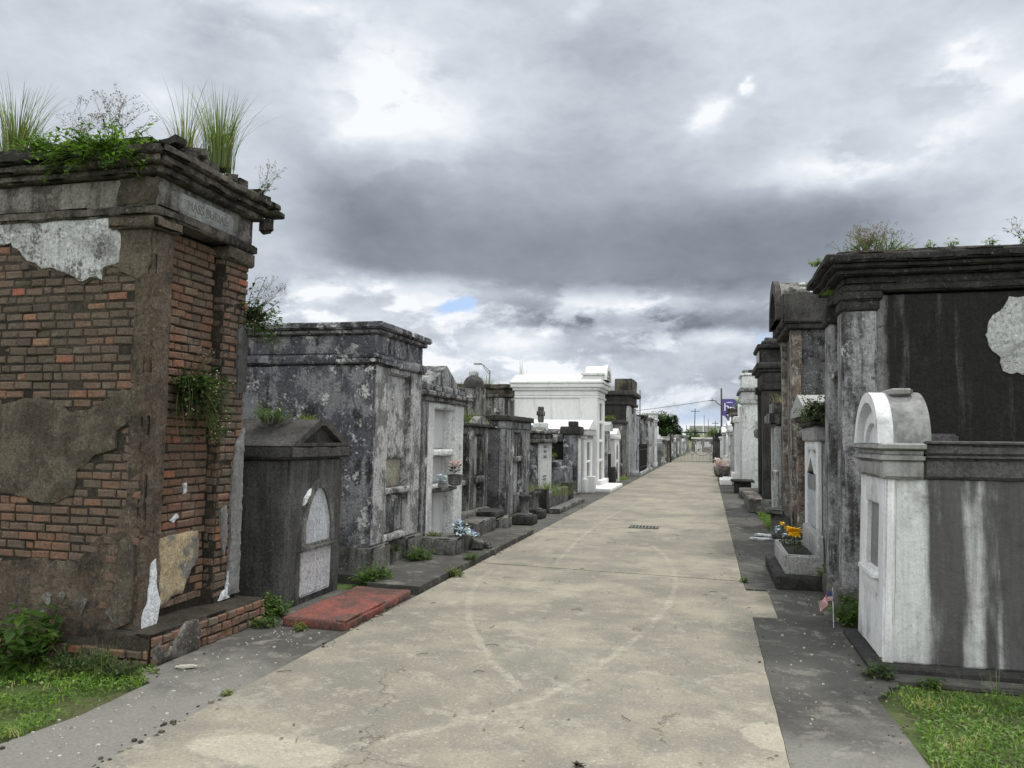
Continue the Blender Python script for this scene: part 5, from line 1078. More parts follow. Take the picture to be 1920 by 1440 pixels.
p.put('back', 'stone', [(.0, 1.4, .34, .42, .14, .58)], .15, .004, .01); p.put('soil', 'blackslab', [(.05, 1.35, .05, .35, .15, .325)], .08, .02, .02)
fl = empty('flower_bunch', (.95, 9.55, .32), 'large yellow cloth flower in the cement planter', 'flowers'); rg = random.Random(8); m = MB()
for i in range(130):
    a = rg.uniform(0, 6.28); e_ = rg.uniform(-.6, 1); d_ = Vector((math.cos(a), math.sin(a), e_)); m.leaf(Vector((0, 0, .24))+d_*.02*rg.random(), d_, .085*rg.uniform(.6, 1.1), .8, rg.random())
m.build('petals', 'yellow', fl, None, tint=True); m = MB()
for i in range(26):
    a = rg.uniform(0, 6.28); m.leaf((rg.uniform(-.08, .08), rg.uniform(-.1, .1), rg.uniform(.02, .16)), (math.cos(a), math.sin(a), rg.uniform(-.1, 1)), .10, .3, rg.random())
m.tube([(0, 0, -.03), (0, 0, .2)], .006, 6); m.build('leaves', 'leafdk', fl, None, tint=True)
fl = empty('flower_bunch', (.90, 10.25, .32), 'small yellow, blue and white flowers beyond the large yellow one', 'flowers'); m = MB(); m2 = MB()
for c_ in ((-.02, 0, .26, m2), (.04, .05, .21, m2), (-.07, .05, .17, m), (-.08, -.06, .22, m), (0, -.08, .13, m)):
    for i in range(26):
        a = rg.uniform(0, 6.28); d_ = Vector((math.cos(a), math.sin(a), rg.uniform(-.6, 1))); c_[3].leaf(Vector(c_[:3]), d_, .045, .8, rg.random())
m.build('blue_petals', 'blue', fl, None, tint=True); m2.build('yellow_petals', 'yellow', fl, None, tint=True); m = MB()
for i in range(26):
    a = rg.uniform(0, 6.28); m.leaf((rg.uniform(-.1, .1), rg.uniform(-.15, .15), rg.uniform(0, .12)), (math.cos(a), math.sin(a), rg.uniform(-.1, 1)), .08, .35, rg.random())
for c_ in ((-.02, 0, .25), (-.07, .05, .17), (0, -.08, .12)): m.tube([(0, 0, -.02), c_], .004, 5)
m.build('leaves', 'leafdk', fl, None, tint=True)
# --- ruined vault with open front
t = Tomb('ruined_vault', 'ruined vault with a rotten brown board, broken columns and a dark-filled hollow', 'tomb', 'R', 1.30, 11.4)
t.put('lintel', 'ruinedge', [(.0, 1.3, .0, 1.3, 1.66, 1.78)], .08, .012, .06); t.put('board', 'ruinbrown', [(.02, .07, .10, .50, .95, 1.66)], .08, .02, .08)
t.put('column', 'ruinedge', [(.0, .14, .0, .12, 0, 1.66), (.0, .1, .34, .44, .1, .98), (1.1, 1.25, 0, .14, 0, 1.66)], .08, .015, .06)
t.put('hollow_dark_fill', 'shut', [(.3, 1.3, .25, 2.0, 0, 1.7)], .4, 0, 0); t.put('rubble', 'rubble', [(-.2, .4, -.05, .6, 0, .26), (-.1, .3, .1, .5, .25, .42), (.3, 1.2, -.1, .3, 0, .34)], .08, .04, .08)  # the hollow is a solid block with its darkness in the colour
t.put('stones', 'dirtblock', [(.0, .18, .48, .66, .4, .95)], .07, .03, .08)
# --- tall tomb with arched crest
t = Tomb('tall_crested_tomb', 'tall scratched black tomb with a round-topped crest block, right of the lane', 'tomb', 'R', 1.30, 13.0, .0)
W_ = 1.7
t.put('side_wall', 'scratched', [(.0, W_, .10, 3.0, 0, 3.42)], .2, .008, .02)
t.put('front', 'ruinedge', [(-.03, .22, -.03, .14, 0, 3.40), (W_-.2, W_, -.03, .12, 0, 3.4)], .1, .012, .06); t.put('front_panel', 'browngrey', [(.22, W_-.2, .05, .12, 0, 3.4)], .2, .01, .02)
t.put('architrave', 'darkolive', [(-.10, W_+.06, -.10, .9, 3.41, 3.50), (.0, W_, .9, 3.0, 3.41, 3.62)], .1, .008, .03)
cr = t.put('crest', 'darkcap', [(-.16, W_+.16, -.16, .62, 3.50, 3.98)], .12, .006, .02)
t.poly('crest_arch', 'browngrey', [(arc(.2, W_-.2, 3.975, 4.32, 18)[::-1], -.15, .30)])
m = t.mb(); m.ring(arc(.05, W_-.05, 3.6, 4.36, 18), arc(.25, W_-.25, 3.6, 4.15, 18), -.24, -.155); m.build('crest_rim', 'darkcap', cr)
t.put('roof_cornice', 'greytomb', [(-.05, W_, .62, 3.0, 3.62, 3.80), (-.1, W_, .62, 3.0, 3.80, 3.90)], .12, .01, .04)
# --- overgrown small tomb
t = Tomb('overgrown_tomb', 'small whitish pillar tomb with a tangled dry mound on top, before the crested tomb', 'tomb', 'R', 1.22, 15.3)
t.put('body', 'scratched', [(0, .9, .08, 2.2, 0, 1.95)], .15, .012, .03); t.put('pilaster', 'palegrey', [(-.03, .12, -.03, .10, 0, 1.9), (.75, .9, -.03, .10, 0, 1.9)], .15, .008, .03); t.put('front', 'greytomb', [(.12, .75, .03, .09, 0, 1.9)], .2, .006, .02)
t.put('cap', 'browngrey', [(-.12, 1.02, -.14, 2.2, 1.94, 2.12), (-.05, .95, -.06, 1.9, 2.1, 2.35)], .1, .03, .08)
tuft('grass_tuft', 'dry tangled growth on the small whitish pillar tomb', 'grass tuft', (1.5, 15.6, 2.3), .32, .35, 160, .010, 'drygrass', 1.2, 80)
weed('roof_weed', 'green weeds in the dry tangle on the pillar tomb', 'weed', (1.45, 15.5, 2.25), .3, .35, 26, .05, 'leafyl', 9, .2, rnd=81)
t = Tomb('cross_finial', 'thin weathered statue-like cross behind the dry tangle', 'cross', 'R', 1.72, 16.6); t.put('shaft', 'palegrey', [(-.06, .06, 0, .12, 2.0, 3.1), (-.12, .12, -.03, .15, 2.62, 2.85)], .08, .015, .05)
t = Tomb('broken_stones', 'stacked dark stones and a broken post on the right verge', 'rubble', 'R', 1.08, 13.7)
t.put('stones', 'dirtblock', [(-.2, .2, -.08, .2, 0, .42), (-.3, .1, -.18, .1, .42, .5), (.3, .75, 0, .2, 0, .30)], .08, .02, .06); t.put('post', 'palegrey', [(.8, .95, .0, .12, 0, 1.1)], .1, .015, .05)
for (x, y, a, s_) in ((.82, 13.35, .3, 'larger broken white marble slab lying on the right pavement'), (.92, 13.85, -.4, 'smaller white marble fragment behind the larger one on the pavement')):
    o = MB(off=(x, y, 0)); o.gbox(-.17, .17, -.09, .09, .0, .035, .06, .012, .05); o = o.build('marble_slab', 'whiteflake', None, 30); o.location = (x, y, .0); o.rotation_euler = (0, .03, a); tag(o, s_, 'slab')
# --- black tomb
t = Tomb('black_tomb', 'tall olive-black tomb with a stepped crest block, right of the lane', 'tomb', 'R', 1.22, 18.8)
W_ = 1.9
t.put('body', 'darkolive', [(.04, W_-.04, .08, 3.0, 0, 2.98)], .3, .005, .01); t.put('pilaster', 'darkolive', [(-.02, .34, -.02, .42, .3, 2.80), (W_-.34, W_, -.02, .3, .3, 2.8)], .2, .005, .02)
t.put('capital', 'bigcorn', [(-.07, .40, -.08, .48, 2.80, 2.98), (W_-.4, W_+.06, -.08, .4, 2.8, 2.98)], .1, .005, .02)
t.put('frieze', 'darkolive', [(-.02, W_+.02, -.02, 3.0, 2.975, 3.22)], .2, .005, .02); t.put('cornice', 'darkolive', [(-.07, W_+.07, -.08, 3.0, 3.22, 3.30), (-.13, W_+.13, -.15, 3.1, 3.30, 3.44)], .15, .005, .02)
t.put('crest', 'bigcorn', [(.2, 1.7, -.05, .62, 3.435, 3.80), (.1, 1.8, -.12, .70, 3.80, 3.90), (.3, 1.6, .0, .6, 3.9, 4.0)], .15, .006, .03); t.put('crest_top', 'dirtblock', [(.45, 1.45, .08, .5, 4.0, 4.10)], .12, .01, .04)
t.put('plaque', 'palegrey', [(.45, 1.45, -.065, -.045, 3.46, 3.78)], .4, 0, 0)
t.put('plinth', 'bigcorn', [(-.06, W_+.06, -.12, 3.0, 0, .30)], .15, .006, .03); t.put('roof_growth', 'cornice_old', [(.3, 1.6, .9, 2.6, 3.43, 3.62)], .12, .05, .08)
t = Tomb('grave_bed', 'low grave bed edged with pinkish bricks in front of the olive-black tomb', 'grave', 'R', .86, 18.3)
t.put('wall', 'dirtblock', [(0, .12, 0, 1.4, 0, .30), (.12, 2.4, 0, .12, 0, .28)], .1, .01, .04); t.put('cap', 'ruinedge', [(-.02, 2.3, -.02, .3, .285, .34)], .08, .02, .06)
# --- white flaking tomb
t = Tomb('flaking_tomb', 'whitewashed flaking tomb with a tall parapet block past the olive-black tomb', 'tomb', 'R', 1.08, 26.5)
W_ = 2.6
t.put('body', 'palegrey', [(0, W_, .06, 3.0, 0, 3.0)], .3, .01, .02); t.put('pilaster', 'whitecol', [(-.05, .5, -.03, .5, 0, 2.85), (W_-.5, W_, -.03, .4, 0, 2.85)], .2, .01, .03)
t.put('capital', 'palegrey', [(-.12, .6, -.1, .62, 2.84, 2.98)], .12, .01, .04); t.put('entablature', 'palegrey', [(-.05, W_+.05, -.05, 3.0, 2.97, 3.25)], .2, .01, .04); t.put('cornice', 'greytomb', [(-.12, W_+.12, -.12, 3.0, 3.25, 3.36)], .15, .012, .05)
t.put('parapet', 'whitecol', [(.0, 1.6, -.02, .62, 3.36, 3.78), (-.06, 1.66, -.08, .7, 3.78, 3.86)], .2, .01, .03); t.put('parapet_cap', 'browngrey', [(.1, 1.5, .0, .6, 3.86, 3.98)], .15, .01, .04)
t = Tomb('broken_vault', 'broken low grey vault with a jagged roof before the flaking white tomb', 'tomb', 'R', 1.35, 22.8)
t.put('body', 'greytomb', [(0, 1.6, .1, 2.2, 0, 1.75)], .2, .01, .03); t.put('roof', 'dirtblock', [(-.1, 1.6, -.05, 2.2, 1.72, 1.95), (0, 1., .2, 1.5, 1.95, 2.08)], .1, .05, .1); t.put('tablet', 'paleslab', [(.3, 1.2, .07, .11, .2, 1.4)], .3, .004, .01)
t.put('step', 'dirtblock', [(-.2, 1.5, -.5, .1, 0, .22)], .15, .015, .05)
# --- white stele etc.
t = Tomb('white_pillar', 'clean white square pillar tomb with a small block on top, farther right', 'tomb', 'R', .92, 29.6)
t.put('body', 'whiteface', [(0, .9, 0, .42, 0, 2.3)], .4, 0, 0); t.put('cap', 'purewhite', [(-.08, .98, -.06, .48, 2.3, 2.52)], .4, 0, 0); t.put('finial', 'purewhite', [(.3, .6, .12, .3, 2.52, 3.0)], .4, 0, 0); t.put('plinth', 'purewhite', [(-.1, 1.0, -.12, .5, 0, .45), (-.4, 1.5, -.55, -.12, 0, .2)], .4, 0, 0)
t = Tomb('stone_bench', 'black-topped low bench slab beside the clean white pillar', 'bench', 'R', .85, 25.0); t.put('top', 'darkolive', [(-.1, .9, -.2, .5, .34, .40)], .2, .004, .02); t.put('support', 'bigcorn', [(0, .15, -.1, .4, 0, .34), (.7, .85, -.1, .4, 0, .34)], .2, .004, .02)
simple('grey_tomb', 'square-parapeted grey tomb behind the clean white pillar', 'R', 1.02, 33.0, 2.2, 2.4, 2.25, 'palegrey', 'block', 'palegrey', 'browngrey', -.08)
weed('roof_weed', 'dark yellowish bush on the ruined roof between the two parapeted tombs', 'bush', (1.75, 31.8, 3.2), .35, .5, 40, .1, 'leafyl', 10, 0, rnd=82)
simple('grey_tomb', 'dark brick-like ruined tomb under the yellowish bush', 'R', 1.25, 31.0, 1.6, 2.0, 3.05, 'scratched', 'flat', None, 'browngrey')
simple('arched_tomb', 'white round-headed tomb past the square-parapeted grey tomb', 'R', .90, 37.0, 1.6, 2.0, 1.9, 'palegrey', 'arch', 'whitecol', 'whitecol')
t = Tomb('white_obelisk', 'white pointed obelisk on a tall base on the right of the lane', 'obelisk', 'R', .80, 40.0)
t.put('base', 'whitecol', [(0, .7, 0, .5, 0, 1.85)], .3, .005, .02); m = t.mb()
m.add([(.02,.05,1.85),(.48,.05,1.85),(.48,.65,1.85),(.02,.65,1.85),(.18,.25,2.7),(.3,.25,2.7),(.3,.4,2.7),(.18,.4,2.7),(.24,.32,2.95)], [(0,1,5,4),(1,2,6,5),(2,3,7,6),(3,0,4,7),(4,5,8),(5,6,8),(6,7,8),(7,4,8)]); m.build('shaft', 'purewhite', t.root); t.put('foot', 'whitecol', [(-.3, .2, -.1, .1, 0, .9)], .3, .01, .03)
simple('grey_tomb', 'pale grey tomb behind the white obelisk', 'R', 1.0, 42.0, 2.0, 2.2, 2.2, 'palegrey', 'gable', 'whitecol')
simple('dark_tomb', 'dark roofless tomb with weeds on top, right of the utility pole', 'R', 1.15, 46.0, 2.4, 2.4, 3.3, 'browngrey', 'flat', None, 'cornice_old')
weed('roof_weed', 'weeds on the dark roofless tomb by the utility pole', 'weed', (1.8, 46.5, 3.5), .6, .5, 50, .1, 'leafyl', 9, 0, rnd=83)
simple('white_tomb', 'narrow whitewashed tomb front before the gate on the right', 'R', .85, 50.5, 1.4, 2.0, 2.0, 'palegrey', 'gable', 'whitecol', 'whitecol')
simple('white_tomb', 'last slim white tomb on the right beside the gate', 'R', .75, 54.0, 1.4, 2.0, 1.7, 'whitecol', 'flat', 'whitecol')
fl = empty('flower_bunch', (.55, 36.5, 0), 'pink and red flowers in a brown basket on the right verge near the gate', 'flowers'); m = MB(); rg = random.Random(12)
for i in range(160):
    a = rg.uniform(0, 6.28); m.leaf((rg.uniform(-.35, .3), rg.uniform(-.5, .5), .45+rg.uniform(0, .35)), (math.cos(a), math.sin(a), rg.uniform(-.2, 1)), .11, .8, rg.random())
m.build('petals', 'pink', fl, None, tint=True); m = MB(); m.lathe([(.25, 0), (.34, .1), (.38, .42), (.36, .46)], n=14); m.build('basket', 'ruinedge', fl, 40)
t = Tomb('white_step', 'white cement step on the right verge before the pink flowers', 'step', 'R', .50, 30.3); t.put('slab', 'purewhite', [(0, 1.2, 0, .4, 0, .22)], .5, 0, 0)
t = Tomb('stone_planter', 'grey planter box at the right foot of the gate', 'planter', 'R', .42, 52.0); t.put('box', 'palegrey', [(0, 1.2, 0, .5, 0, .5)], .3, .01, .03); t.put('soil', 'blackslab', [(.1, 1.1, .08, .42, .49, .52)], .3, .01, .03)
# ------------------------------------------------------------------ gate
gt = empty('gate', (-1.23, 57.6, 0), 'low double iron gate of thin bars closing the lane', 'gate')
for s_ in (-1, 1):
    m = MB(); w = 1.42
    for i in range(15):
        x = s_*(.03+i*w/14.3); h = 1.55+.45*(i/14) if True else 0; m.box(x-.014, x+.014, -.014, .014, .06, h)
    m.build('bars', 'rustiron', gt)
    m = MB(); pts = [(s_*(.03+i*w/14.3), 0, 1.55+.45*i/14) for i in range(15)]; m.tube(pts, .022, 6); m.tube([(s_*.03, 0, .12), (s_*(w+.0), 0, .12)], .022, 6); m.tube([(s_*.03, 0, .95), (s_*w, 0, 1.15)], .02, 6)
    m.tube([(s_*(w*t_/12), 0, .55+.42*math.sin(math.pi*t_/12)) for t_ in range(13)], .025, 6); m.tube([(s_*(w*t_/12), 0, .95-.42*math.sin(math.pi*t_/12)) for t_ in range(13)], .025, 6)
    m.build('frame', 'rustiron', gt)
    m = MB(); m.box(s_*1.52-.06, s_*1.52+.06, -.06, .06, 0, 2.15); m.build('post', 'iron', gt)
# ------------------------------------------------------------------ beyond the gate
rg = random.Random(33)
NAMES = ['first', 'second', 'third', 'fourth', 'fifth', 'sixth', 'seventh', 'eighth']
lm = ['browngrey', 'darkolive', 'palegrey', 'browngrey', 'greytomb', 'whitecol', 'palegrey', 'greytomb']; rm = ['darkolive', 'palegrey', 'scratched', 'whitecol', 'darkolive', 'palegrey', 'browngrey']
for i in range(8):
    simple('distant_tomb', NAMES[i]+' tomb past the gate along the left of the lane', 'L', -3.05-.05*(i % 3), 60+i*6.2, 3.2, 2.6, rg.uniform(1.15, 1.6), lm[i], rg.choice(['flat', 'gable', 'arch', 'block']), 'whitecol' if i % 2 else None)
for i in range(7):
    simple('distant_tomb', NAMES[i]+' tomb past the gate along the right of the lane', 'R', .5+.08*(i % 2), 60+i*6.6, 3.2, 2.6, rg.uniform(1.2, 1.75), rm[i], rg.choice(['flat', 'gable', 'cross', 'block']), 'whitecol' if i % 3 == 1 else None)
for i, (x, w, h, mt_, s_) in enumerate(((-4.6, 1.5, 2.2, 'palegrey', 'grey cross-topped tomb closing the far end of the lane, left'), (-2.6, 3.2, 1.9, 'purewhite', 'long low white-roofed vault closing the far end of the lane'), (.9, 1.6, 2.4, 'greytomb', 'grey tomb at the far end of the lane, right of the white-roofed vault'))):
    e = empty('distant_tomb', (x, 121, 0), s_, 'tomb'); m = MB(off=(x, 121, 0)); m.gbox(0, w, 0, 2, 0, h, .5, .01, .03); m.build('body', 'greytomb' if i != 1 else 'browngrey', e)
    m = MB(); m.box(-.1, w+.1, -.1, 2.1, h, h+.25); m.build('roof', mt_, e)
    m = MB(); m.box(w*.2, w*.42, -.02, 0.01, .4, h-.4); m.box(w*.58, w*.8, -.02, .01, .4, h-.4); m.build('closure', 'whitecol', e)
for i, (x, y, s_) in enumerate(((-2.0, 116, 'white headstone group left before the white-roofed vault'), (-.2, 117, 'twin white headstones before the white-roofed vault'), (-.9, 112, 'pinkish low grave box at the end of the lane'))):
    m = MB(off=(x, y, 0))
    if i < 2:
        for k in range(3 if i == 0 else 2): m.gbox(k*.55, k*.55+.42, 0, .3, 0, 1.2-.2*k, .4, .01, .03)
    else: m.gbox(0, 1.3, 0, 1.2, 0, .75, .4, .02, .05)
    o = m.build('headstone', 'whitecol' if i < 2 else 'ruinedge'); o.location = (x, y, 0); tag(o, s_, 'headstone')
# levee, wall-like building, poles, trees
m = MB(); m.add([(-200, 165, -.03), (200, 165, -.03), (200, 178, 2.9), (-200, 178, 2.9), (-200, 190, 2.9), (200, 190, 2.9), (200, 205, 0), (-200, 205, 0)], [(0, 1, 2, 3), (3, 2, 5, 4), (4, 5, 6, 7)])
M['levee'] = stucco('levee_grass', (.10,.13,.045), (.17,.175,.09), (.16,.17,.07), m=(.4,.6), l=(.6,.7), ms=.12, ls=.5, streak=.1, bp=.3, seed=60)
tag(m.build('hill', 'levee'), 'low grassy levee across the far end of the cemetery', kind='structure')
e = empty('guard_rail', (0, 180, 2.9), 'thin dark guard rail along the top of the levee', 'guard rail'); m = MB(); m.box(-60, 60, -.05, .05, .45, .75); m.build('rail', 'iron', e); m = MB()
for i in range(41): m.box(-60+i*3-.06, -60+i*3+.06, .05, .15, 0, .7)
m.build('posts', 'iron', e)
e = empty('warehouse', (-7.3, 300, 0), 'long pale grey warehouse with white bands behind the levee', 'building'); m = MB(); m.box(0, 60, 0, 40, 0, 7.3); M['wh'] = plain('warehouse_cladding', (.30,.305,.31), .7, .04, .3); m.build('wall', 'wh', e)
m = MB()
for x in (4.9, 12.0, 20, 28): m.box(x, x+.45, -.15, 0, 0, 7.35)
m.box(5.4, 11.9, 10, 30, 7.3, 7.7); m.build('band', 'purewhite', e); m = MB(); m.box(5.4, 60, -.1, 0, 3, 4.9); m.build('base_band', 'beige', e)
def pole(label, x, y, h, arm=0., r=.14, tilt=0.):
    e = empty('utility_pole', (x, y, 0), label, 'pole'); m = MB(); m.tube([(0, 0, 0), (tilt*h*.5, 0, h*.5), (tilt*h, 0, h)], r, 10, .7); m.build('shaft', 'wood', e, 40)
    if arm:
        m = MB(); m.box(tilt*h-arm, tilt*h+arm, -.06, .06, h-.9, h-.75); m.build('crossarm', 'wood', e); m = MB()
        for s_ in (-.9, -.45, .45, .9): m.lathe([(.05, h-.75), (.07, h-.7), (.04, h-.55)], tilt*h+arm*s_, 0, 8)
        m.build('insulators', 'paleslab', e)
    return e
up = pole('thick dark utility pole beside the purple sign, right of the lane', .98, 66, 5.98, 0, .09)
m = MB(); m.tube([(0, 0, 4.5), (-.35, 0, 4.75), (-.5, 0, 4.95)], .04, 6); m.tube([(-.5, 0, 4.95), (-.95, 0, 4.97)], .04, 6); m.tube([(-.72, 0, 4.97), (-.75, 0, 5.15)], .03, 6); m.build('bracket', 'wood', up); m = MB(); m.box(-.35, 0, -.03, .03, 2.75, 2.8); m.build('stub_arm', 'wood', up)
m = MB(); A = Vector((.05, 66, 4.97)); B = Vector((-26, 108, 6.4)); m.tube([A.lerp(B, i/16)-Vector((0, 0, 1.1*math.sin(math.pi*i/16))) for i in range(17)], .02, 5); tag(m.build('power_line', 'iron'), 'thin power line hanging from the utility pole to the left', 'wire')
pole('leaning wooden pole with crossarm before the warehouse', -4.3, 230, 11., 1.2, .16, .03)
pole('tall thin pole in the middle of the warehouse front', -1.5, 240, 9.4, 0, .09)
pole('second thin pole on the warehouse front', -.3, 235, 8.0, 0, .10)
pole('pole with spread crossarm right of the warehouse middle', 1.75, 238, 7.7, .9, .14)
pole('short pole left of the warehouse', -6.3, 225, 6.0, 0, .12)
pole('pole tip above the dark oak', -7.4, 125, 6.3, 0, .08)
pole('thin mast beside the tall soot-dark tomb', -3.35, 38.8, 4.1, 0, .03)
e = empty('street_lamp', (-17.3, 60, 0), 'tall street lamp with a curved arm above the second-row tombs', 'lamp'); m = MB(); m.tube([(0, 0, 0), (0, 0, 7.1)], .07, 8, .7); m.tube([(0, 0, 7.0), (-.5, 0, 7.5), (-.75, 0, 7.62)], .035, 6); m.tube([(0, 0, 6.75), (-.4, 0, 7.2), (-.6, 0, 7.5)], .03, 6); m.build('mast', 'rustiron', e, 40); m = MB(); m.box(-1.35, -.7, -.12, .12, 7.58, 7.68); m.build('lamp_head', 'rustiron', e)
# billboard
e = empty('billboard', (9, 250, 0), 'purple and green roadside sign with a white letter h', 'sign')
M['purple'] = plain('purple_sign', (.085,.065,.25), .5, .05); M['lime'] = plain('lime_sign', (.30,.46,.10), .5, .1); M['signw'] = plain('sign_white', (.75,.75,.8), .5, .02)
BX = .0171*250-9; 
m = MB(); m.box(BX+.3, BX+5.6, .2, .4, 9.2, 14.85); m.build('green_panel', 'lime', e); m = MB()
pts = [(BX-.3, 9.6), (BX+2.9, 9.6), (BX+4.6, 11.4)]+[(BX+4.6-1.9*(1-math.cos(a*math.pi/16)), 12.6+2.25*math.sin(a*math.pi/16)) for a in range(9)]+[(BX-.3, 14.85)]
m.tf = lambda x, y, z: (y, x, z); m.prism(pts, 0, .2); m.build('purple_panel', 'purple', e); m = MB(); m.tf = lambda x, y, z: (y, x, z); m.prism([(BX+1.9+1.25*math.cos(i*math.pi/8), 9.5+1.25*math.sin(i*math.pi/8)) for i in range(16)], .0, .18); m.build('lower_disc', 'purple', e)
text('h', 'lettering', 'signw', (BX+1.0, -.06, 12.2), (R(90), 0, 0), 3.6, e, .02); text('n', 'lettering', 'signw', (BX+2.7, -.06, 11.9), (R(90), 0, 0), 3.2, e, .02, 1.3)
m = MB(); m.box(BX+.9, BX+2.9, -.06, -.01, 13.65, 13.78); m.box(BX+1.25, BX+2.4, -.06, -.01, 13.78, 13.88); m.box(BX+1.0, BX+2.6, -.06, -.01, 9.7, 10.0); m.build('stripes', 'signw', e)
m = MB(); m.box(BX+2.2, BX+2.6, .4, .8, 0, 9.3); m.box(BX+1.2, BX+1.5, .4, .7, 0, 9.3); m.build('legs', 'iron', e)
# trees
def tree(label, x, y, h, r, n, lf, mat='leafdk', rnd=1, zb=0., cx=1.):
    rg = random.Random(rnd); e = empty('tree', (x, y, zb), label, 'tree'); m = MB(); L = MB(); m.tube([(0, 0, 0), (.05*h, 0, h*.3), (0, 0, h*.55)], h*.035, 10, .6); cl = []
    for i in range(12):
        a = rg.uniform(0, 6.28); q_ = rg.uniform(.3, .85); c_ = Vector((math.cos(a)*r*cx*q_, math.sin(a)*r*q_, h*rg.uniform(.45, .86))); cl.append((c_, r*rg.uniform(.28, .45))); m.tube([(0, 0, h*.4), tuple(c_*.6+Vector((0, 0, h*.2))), tuple(c_)], h*.012, 6, .4)
    cl += [(Vector((rg.uniform(-.3, .3)*r, rg.uniform(-.3, .3)*r, h*.88)), r*.35), (Vector((0, 0, h*.6)), r*.5)]
    for i in range(n):
        c_, q_ = cl[rg.randrange(len(cl))]; d_ = Vector((rg.gauss(0, 1), rg.gauss(0, 1), rg.gauss(0, .8))).normalized(); p_ = c_+d_*q_*rg.uniform(.6, 1.08)
        L.leaf(p_, (rg.uniform(-1, 1), rg.uniform(-1, 1), rg.uniform(-.8, .5)), lf*rg.uniform(.6, 1.3), .7, min(1, max(0, .3+.3*d_.z+rg.gauss(0, .18))))
    m.build('trunk', 'wood', e, 40); L.build('crown', mat, e, None, tint=True); return e
tree('big dark evergreen oak rising left of the far gate', -7.3, 118, 5.7, 2.9, 8000, .36, 'leafdk', 5, cx=1.1)
tree('lower dark oak at the left of the big one', -10.5, 120, 5.4, 3.0, 3000, .38, 'leafdk', 6)
tree('small dark shrub tree sloping down to the gate side of the oak', -4.9, 116, 4.1, 1.6, 2600, .28, 'leafdk', 7)
tree('small bright tree left before the levee', -3.1, 150, 4.0, 1.5, 1400, .3, 'leaf', 8)
tree('yellow-green small tree right before the levee', .85, 150, 4.2, 1.7, 1600, .3, 'leafyl', 9)
# leaf litter and twigs on the lane
rg = random.Random(77); m = MB()
for i in range(420):
    y = 2.6+16*rg.random()**1.6; x = rg.uniform(-3.4, 1.0); a = rg.uniform(0, 6.28)
    m.leaf((x, y, .004), (math.cos(a), math.sin(a), rg.uniform(0, .3)), rg.uniform(.012, .035), rg.uniform(.25, .6), rg.random())
for i in range(60):
    y = 2.6+12*rg.random()**1.5; x = rg.uniform(-3.2, .9); a = rg.uniform(0, 6.28); l = rg.uniform(.03, .11); m.tube([(x, y, .006), (x+math.cos(a)*l*.5, y+math.sin(a)*l*.5, .012), (x+math.cos(a+.3)*l, y+math.sin(a+.3)*l, .006)], .0022, 4, tint=rg.random())
M['litter'] = leafmat('leaf_litter', [(0, (.025,.018,.012)), (.6, (.07,.045,.025)), (1, (.22,.17,.10))], .05)
tag(m.build('leaf_litter', 'litter', None, None, tint=True), 'scattered dead leaves, twigs and crumbs on the lane and pavements', 'leaf litter', kind='stuff')
m = MB()
for i in range(14): a = rg.uniform(0, 6.28); m.leaf((rg.uniform(-.02, .02), rg.uniform(-.015, .015), .004), (math.cos(a), math.sin(a)*.5, rg.uniform(0, .7)), .035, .5, 0)
o = m.build('dead_leaf', 'litter', None, None, tint=True); o.location = (-.63, 3.86, 0); tag(o, 'curled black dead leaf lying alone on the near lane', 'leaf')
m = MB()
for i in range(260):
    side = rg.random() < .6; x = rg.uniform(-3.55, -2.95) if side else rg.uniform(.45, 1.1); y = rg.uniform(3.2, 6.2) if side else rg.uniform(3.5, 12)
    s_ = .0025+.008*rg.random()**2.5; h = s_*.6; m.box(x-s_, x+s_, y-s_*.7, y+s_*.7, -.004, h)
M['chip'] = plain('mortar_chips', (.42,.40,.36), .9, .2)
tag(m.build('mortar_crumbs', 'chip'), 'pale crumbs of fallen plaster and mortar on the dark strips', 'crumbs', kind='stuff')
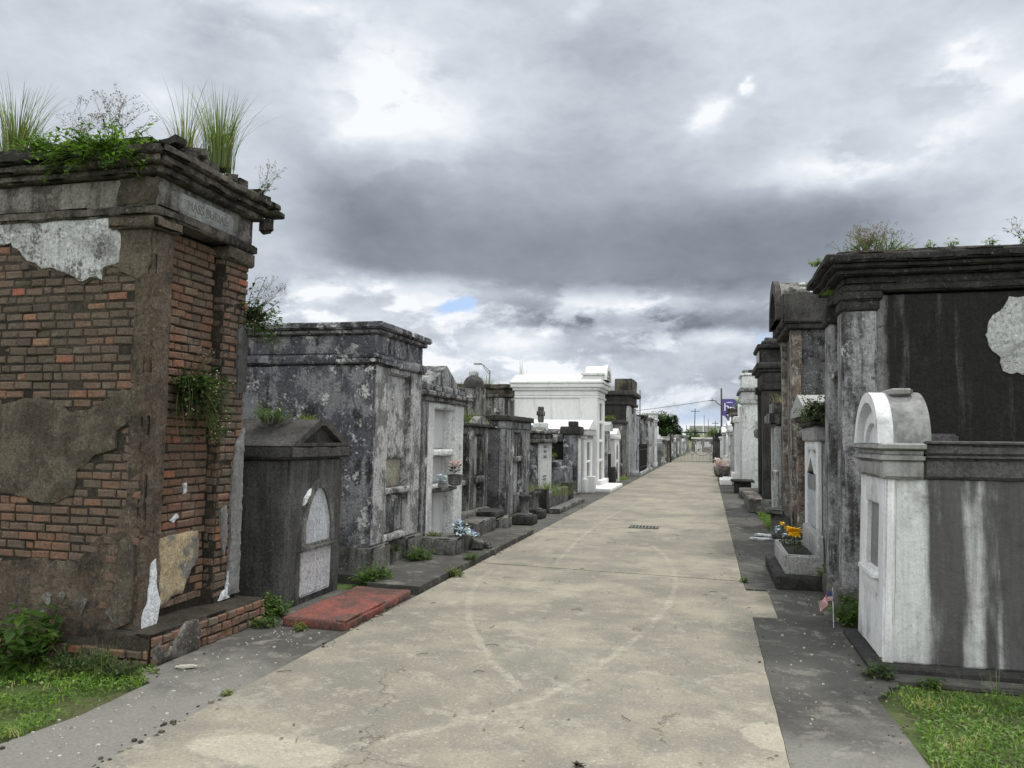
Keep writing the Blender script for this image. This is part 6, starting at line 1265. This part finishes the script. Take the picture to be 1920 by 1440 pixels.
o = MB(off=(9, 9, 0)); o.gbox(-.07, .07, -.025, .025, 0, .018, .03, .006, .03); o = o.build('brick_chip', 'chip', None, 30); o.location = (-3.48, 4.68, 0); o.rotation_euler = (0, 0, .3); tag(o, 'flat pale plaster fragment lying before the brick tomb plinth', 'rubble')
m = MB(); rg = random.Random(101)
for i in range(900):
    e_ = rg.choice((-2.875, -2.875, .382, -3.6, 1.02)); y = 2.8+22*rg.random()**1.4; x = e_+rg.gauss(0, .03 if e_ in (-2.875, .382) else .09)
    if NF((e_, y, 1), 1.1) < -.05: continue
    s_ = .003+.010*rg.random()**2; m.box(x-s_, x+s_, y-s_, y+s_*.8, -.004, s_*.9, rg.random())
M['grit'] = leafmat('seam_grit', [(0, (.03,.025,.02)), (.5, (.10,.085,.06)), (1, (.30,.27,.22))], .0)
tag(m.build('seam_grit', 'grit', None, None, tint=True), 'dark and pale grit gathered along the lane seams and tomb feet', 'grit', kind='stuff')
m = MB()
for i in range(500):
    y = 3+16*rg.random()**1.2; e_ = rg.choice((-2.875, .382))
    if NF((e_*3, y, 4), 1.6) < .12: continue
    a = rg.uniform(0, 6.28); x = e_+rg.gauss(0, .012); m.blade((x, y, -.01), (math.cos(a), math.sin(a), 0), rg.uniform(.012, .04), .005, .9, rg.random(), 2)
tag(m.build('seam_grass', 'grass', None, None, tint=True), 'tiny grass blades along the seams of the lane', 'grass', kind='stuff')
# crack weeds along the joint of the lane
m = MB()
for i in range(160):
    x = -2.8+3.1*rg.random()**1.5; y = 9.612-(x+2.87)*.0836; a = rg.uniform(0, 6.28); m.blade((x, y, -.01), (math.cos(a), math.sin(a), 0), rg.uniform(.015, .05), .005, .8, rg.random(), 2)
tag(m.build('joint_grass', 'grass', None, None, tint=True), 'tiny grass growing in the cross joint of the lane', 'grass', kind='stuff')
weed('kerb_weed', 'little weed at the right end of the lane joint', 'weed', (.37, 9.3, 0), .06, .09, 10, .03, 'leaf', 9, 0, rnd=90)
weed('kerb_weed', 'tiny yellow weed at the left lane edge near the camera', 'weed', (-2.88, 4.28, 0), .05, .04, 12, .018, 'leafyl', 9, 0, rnd=91)
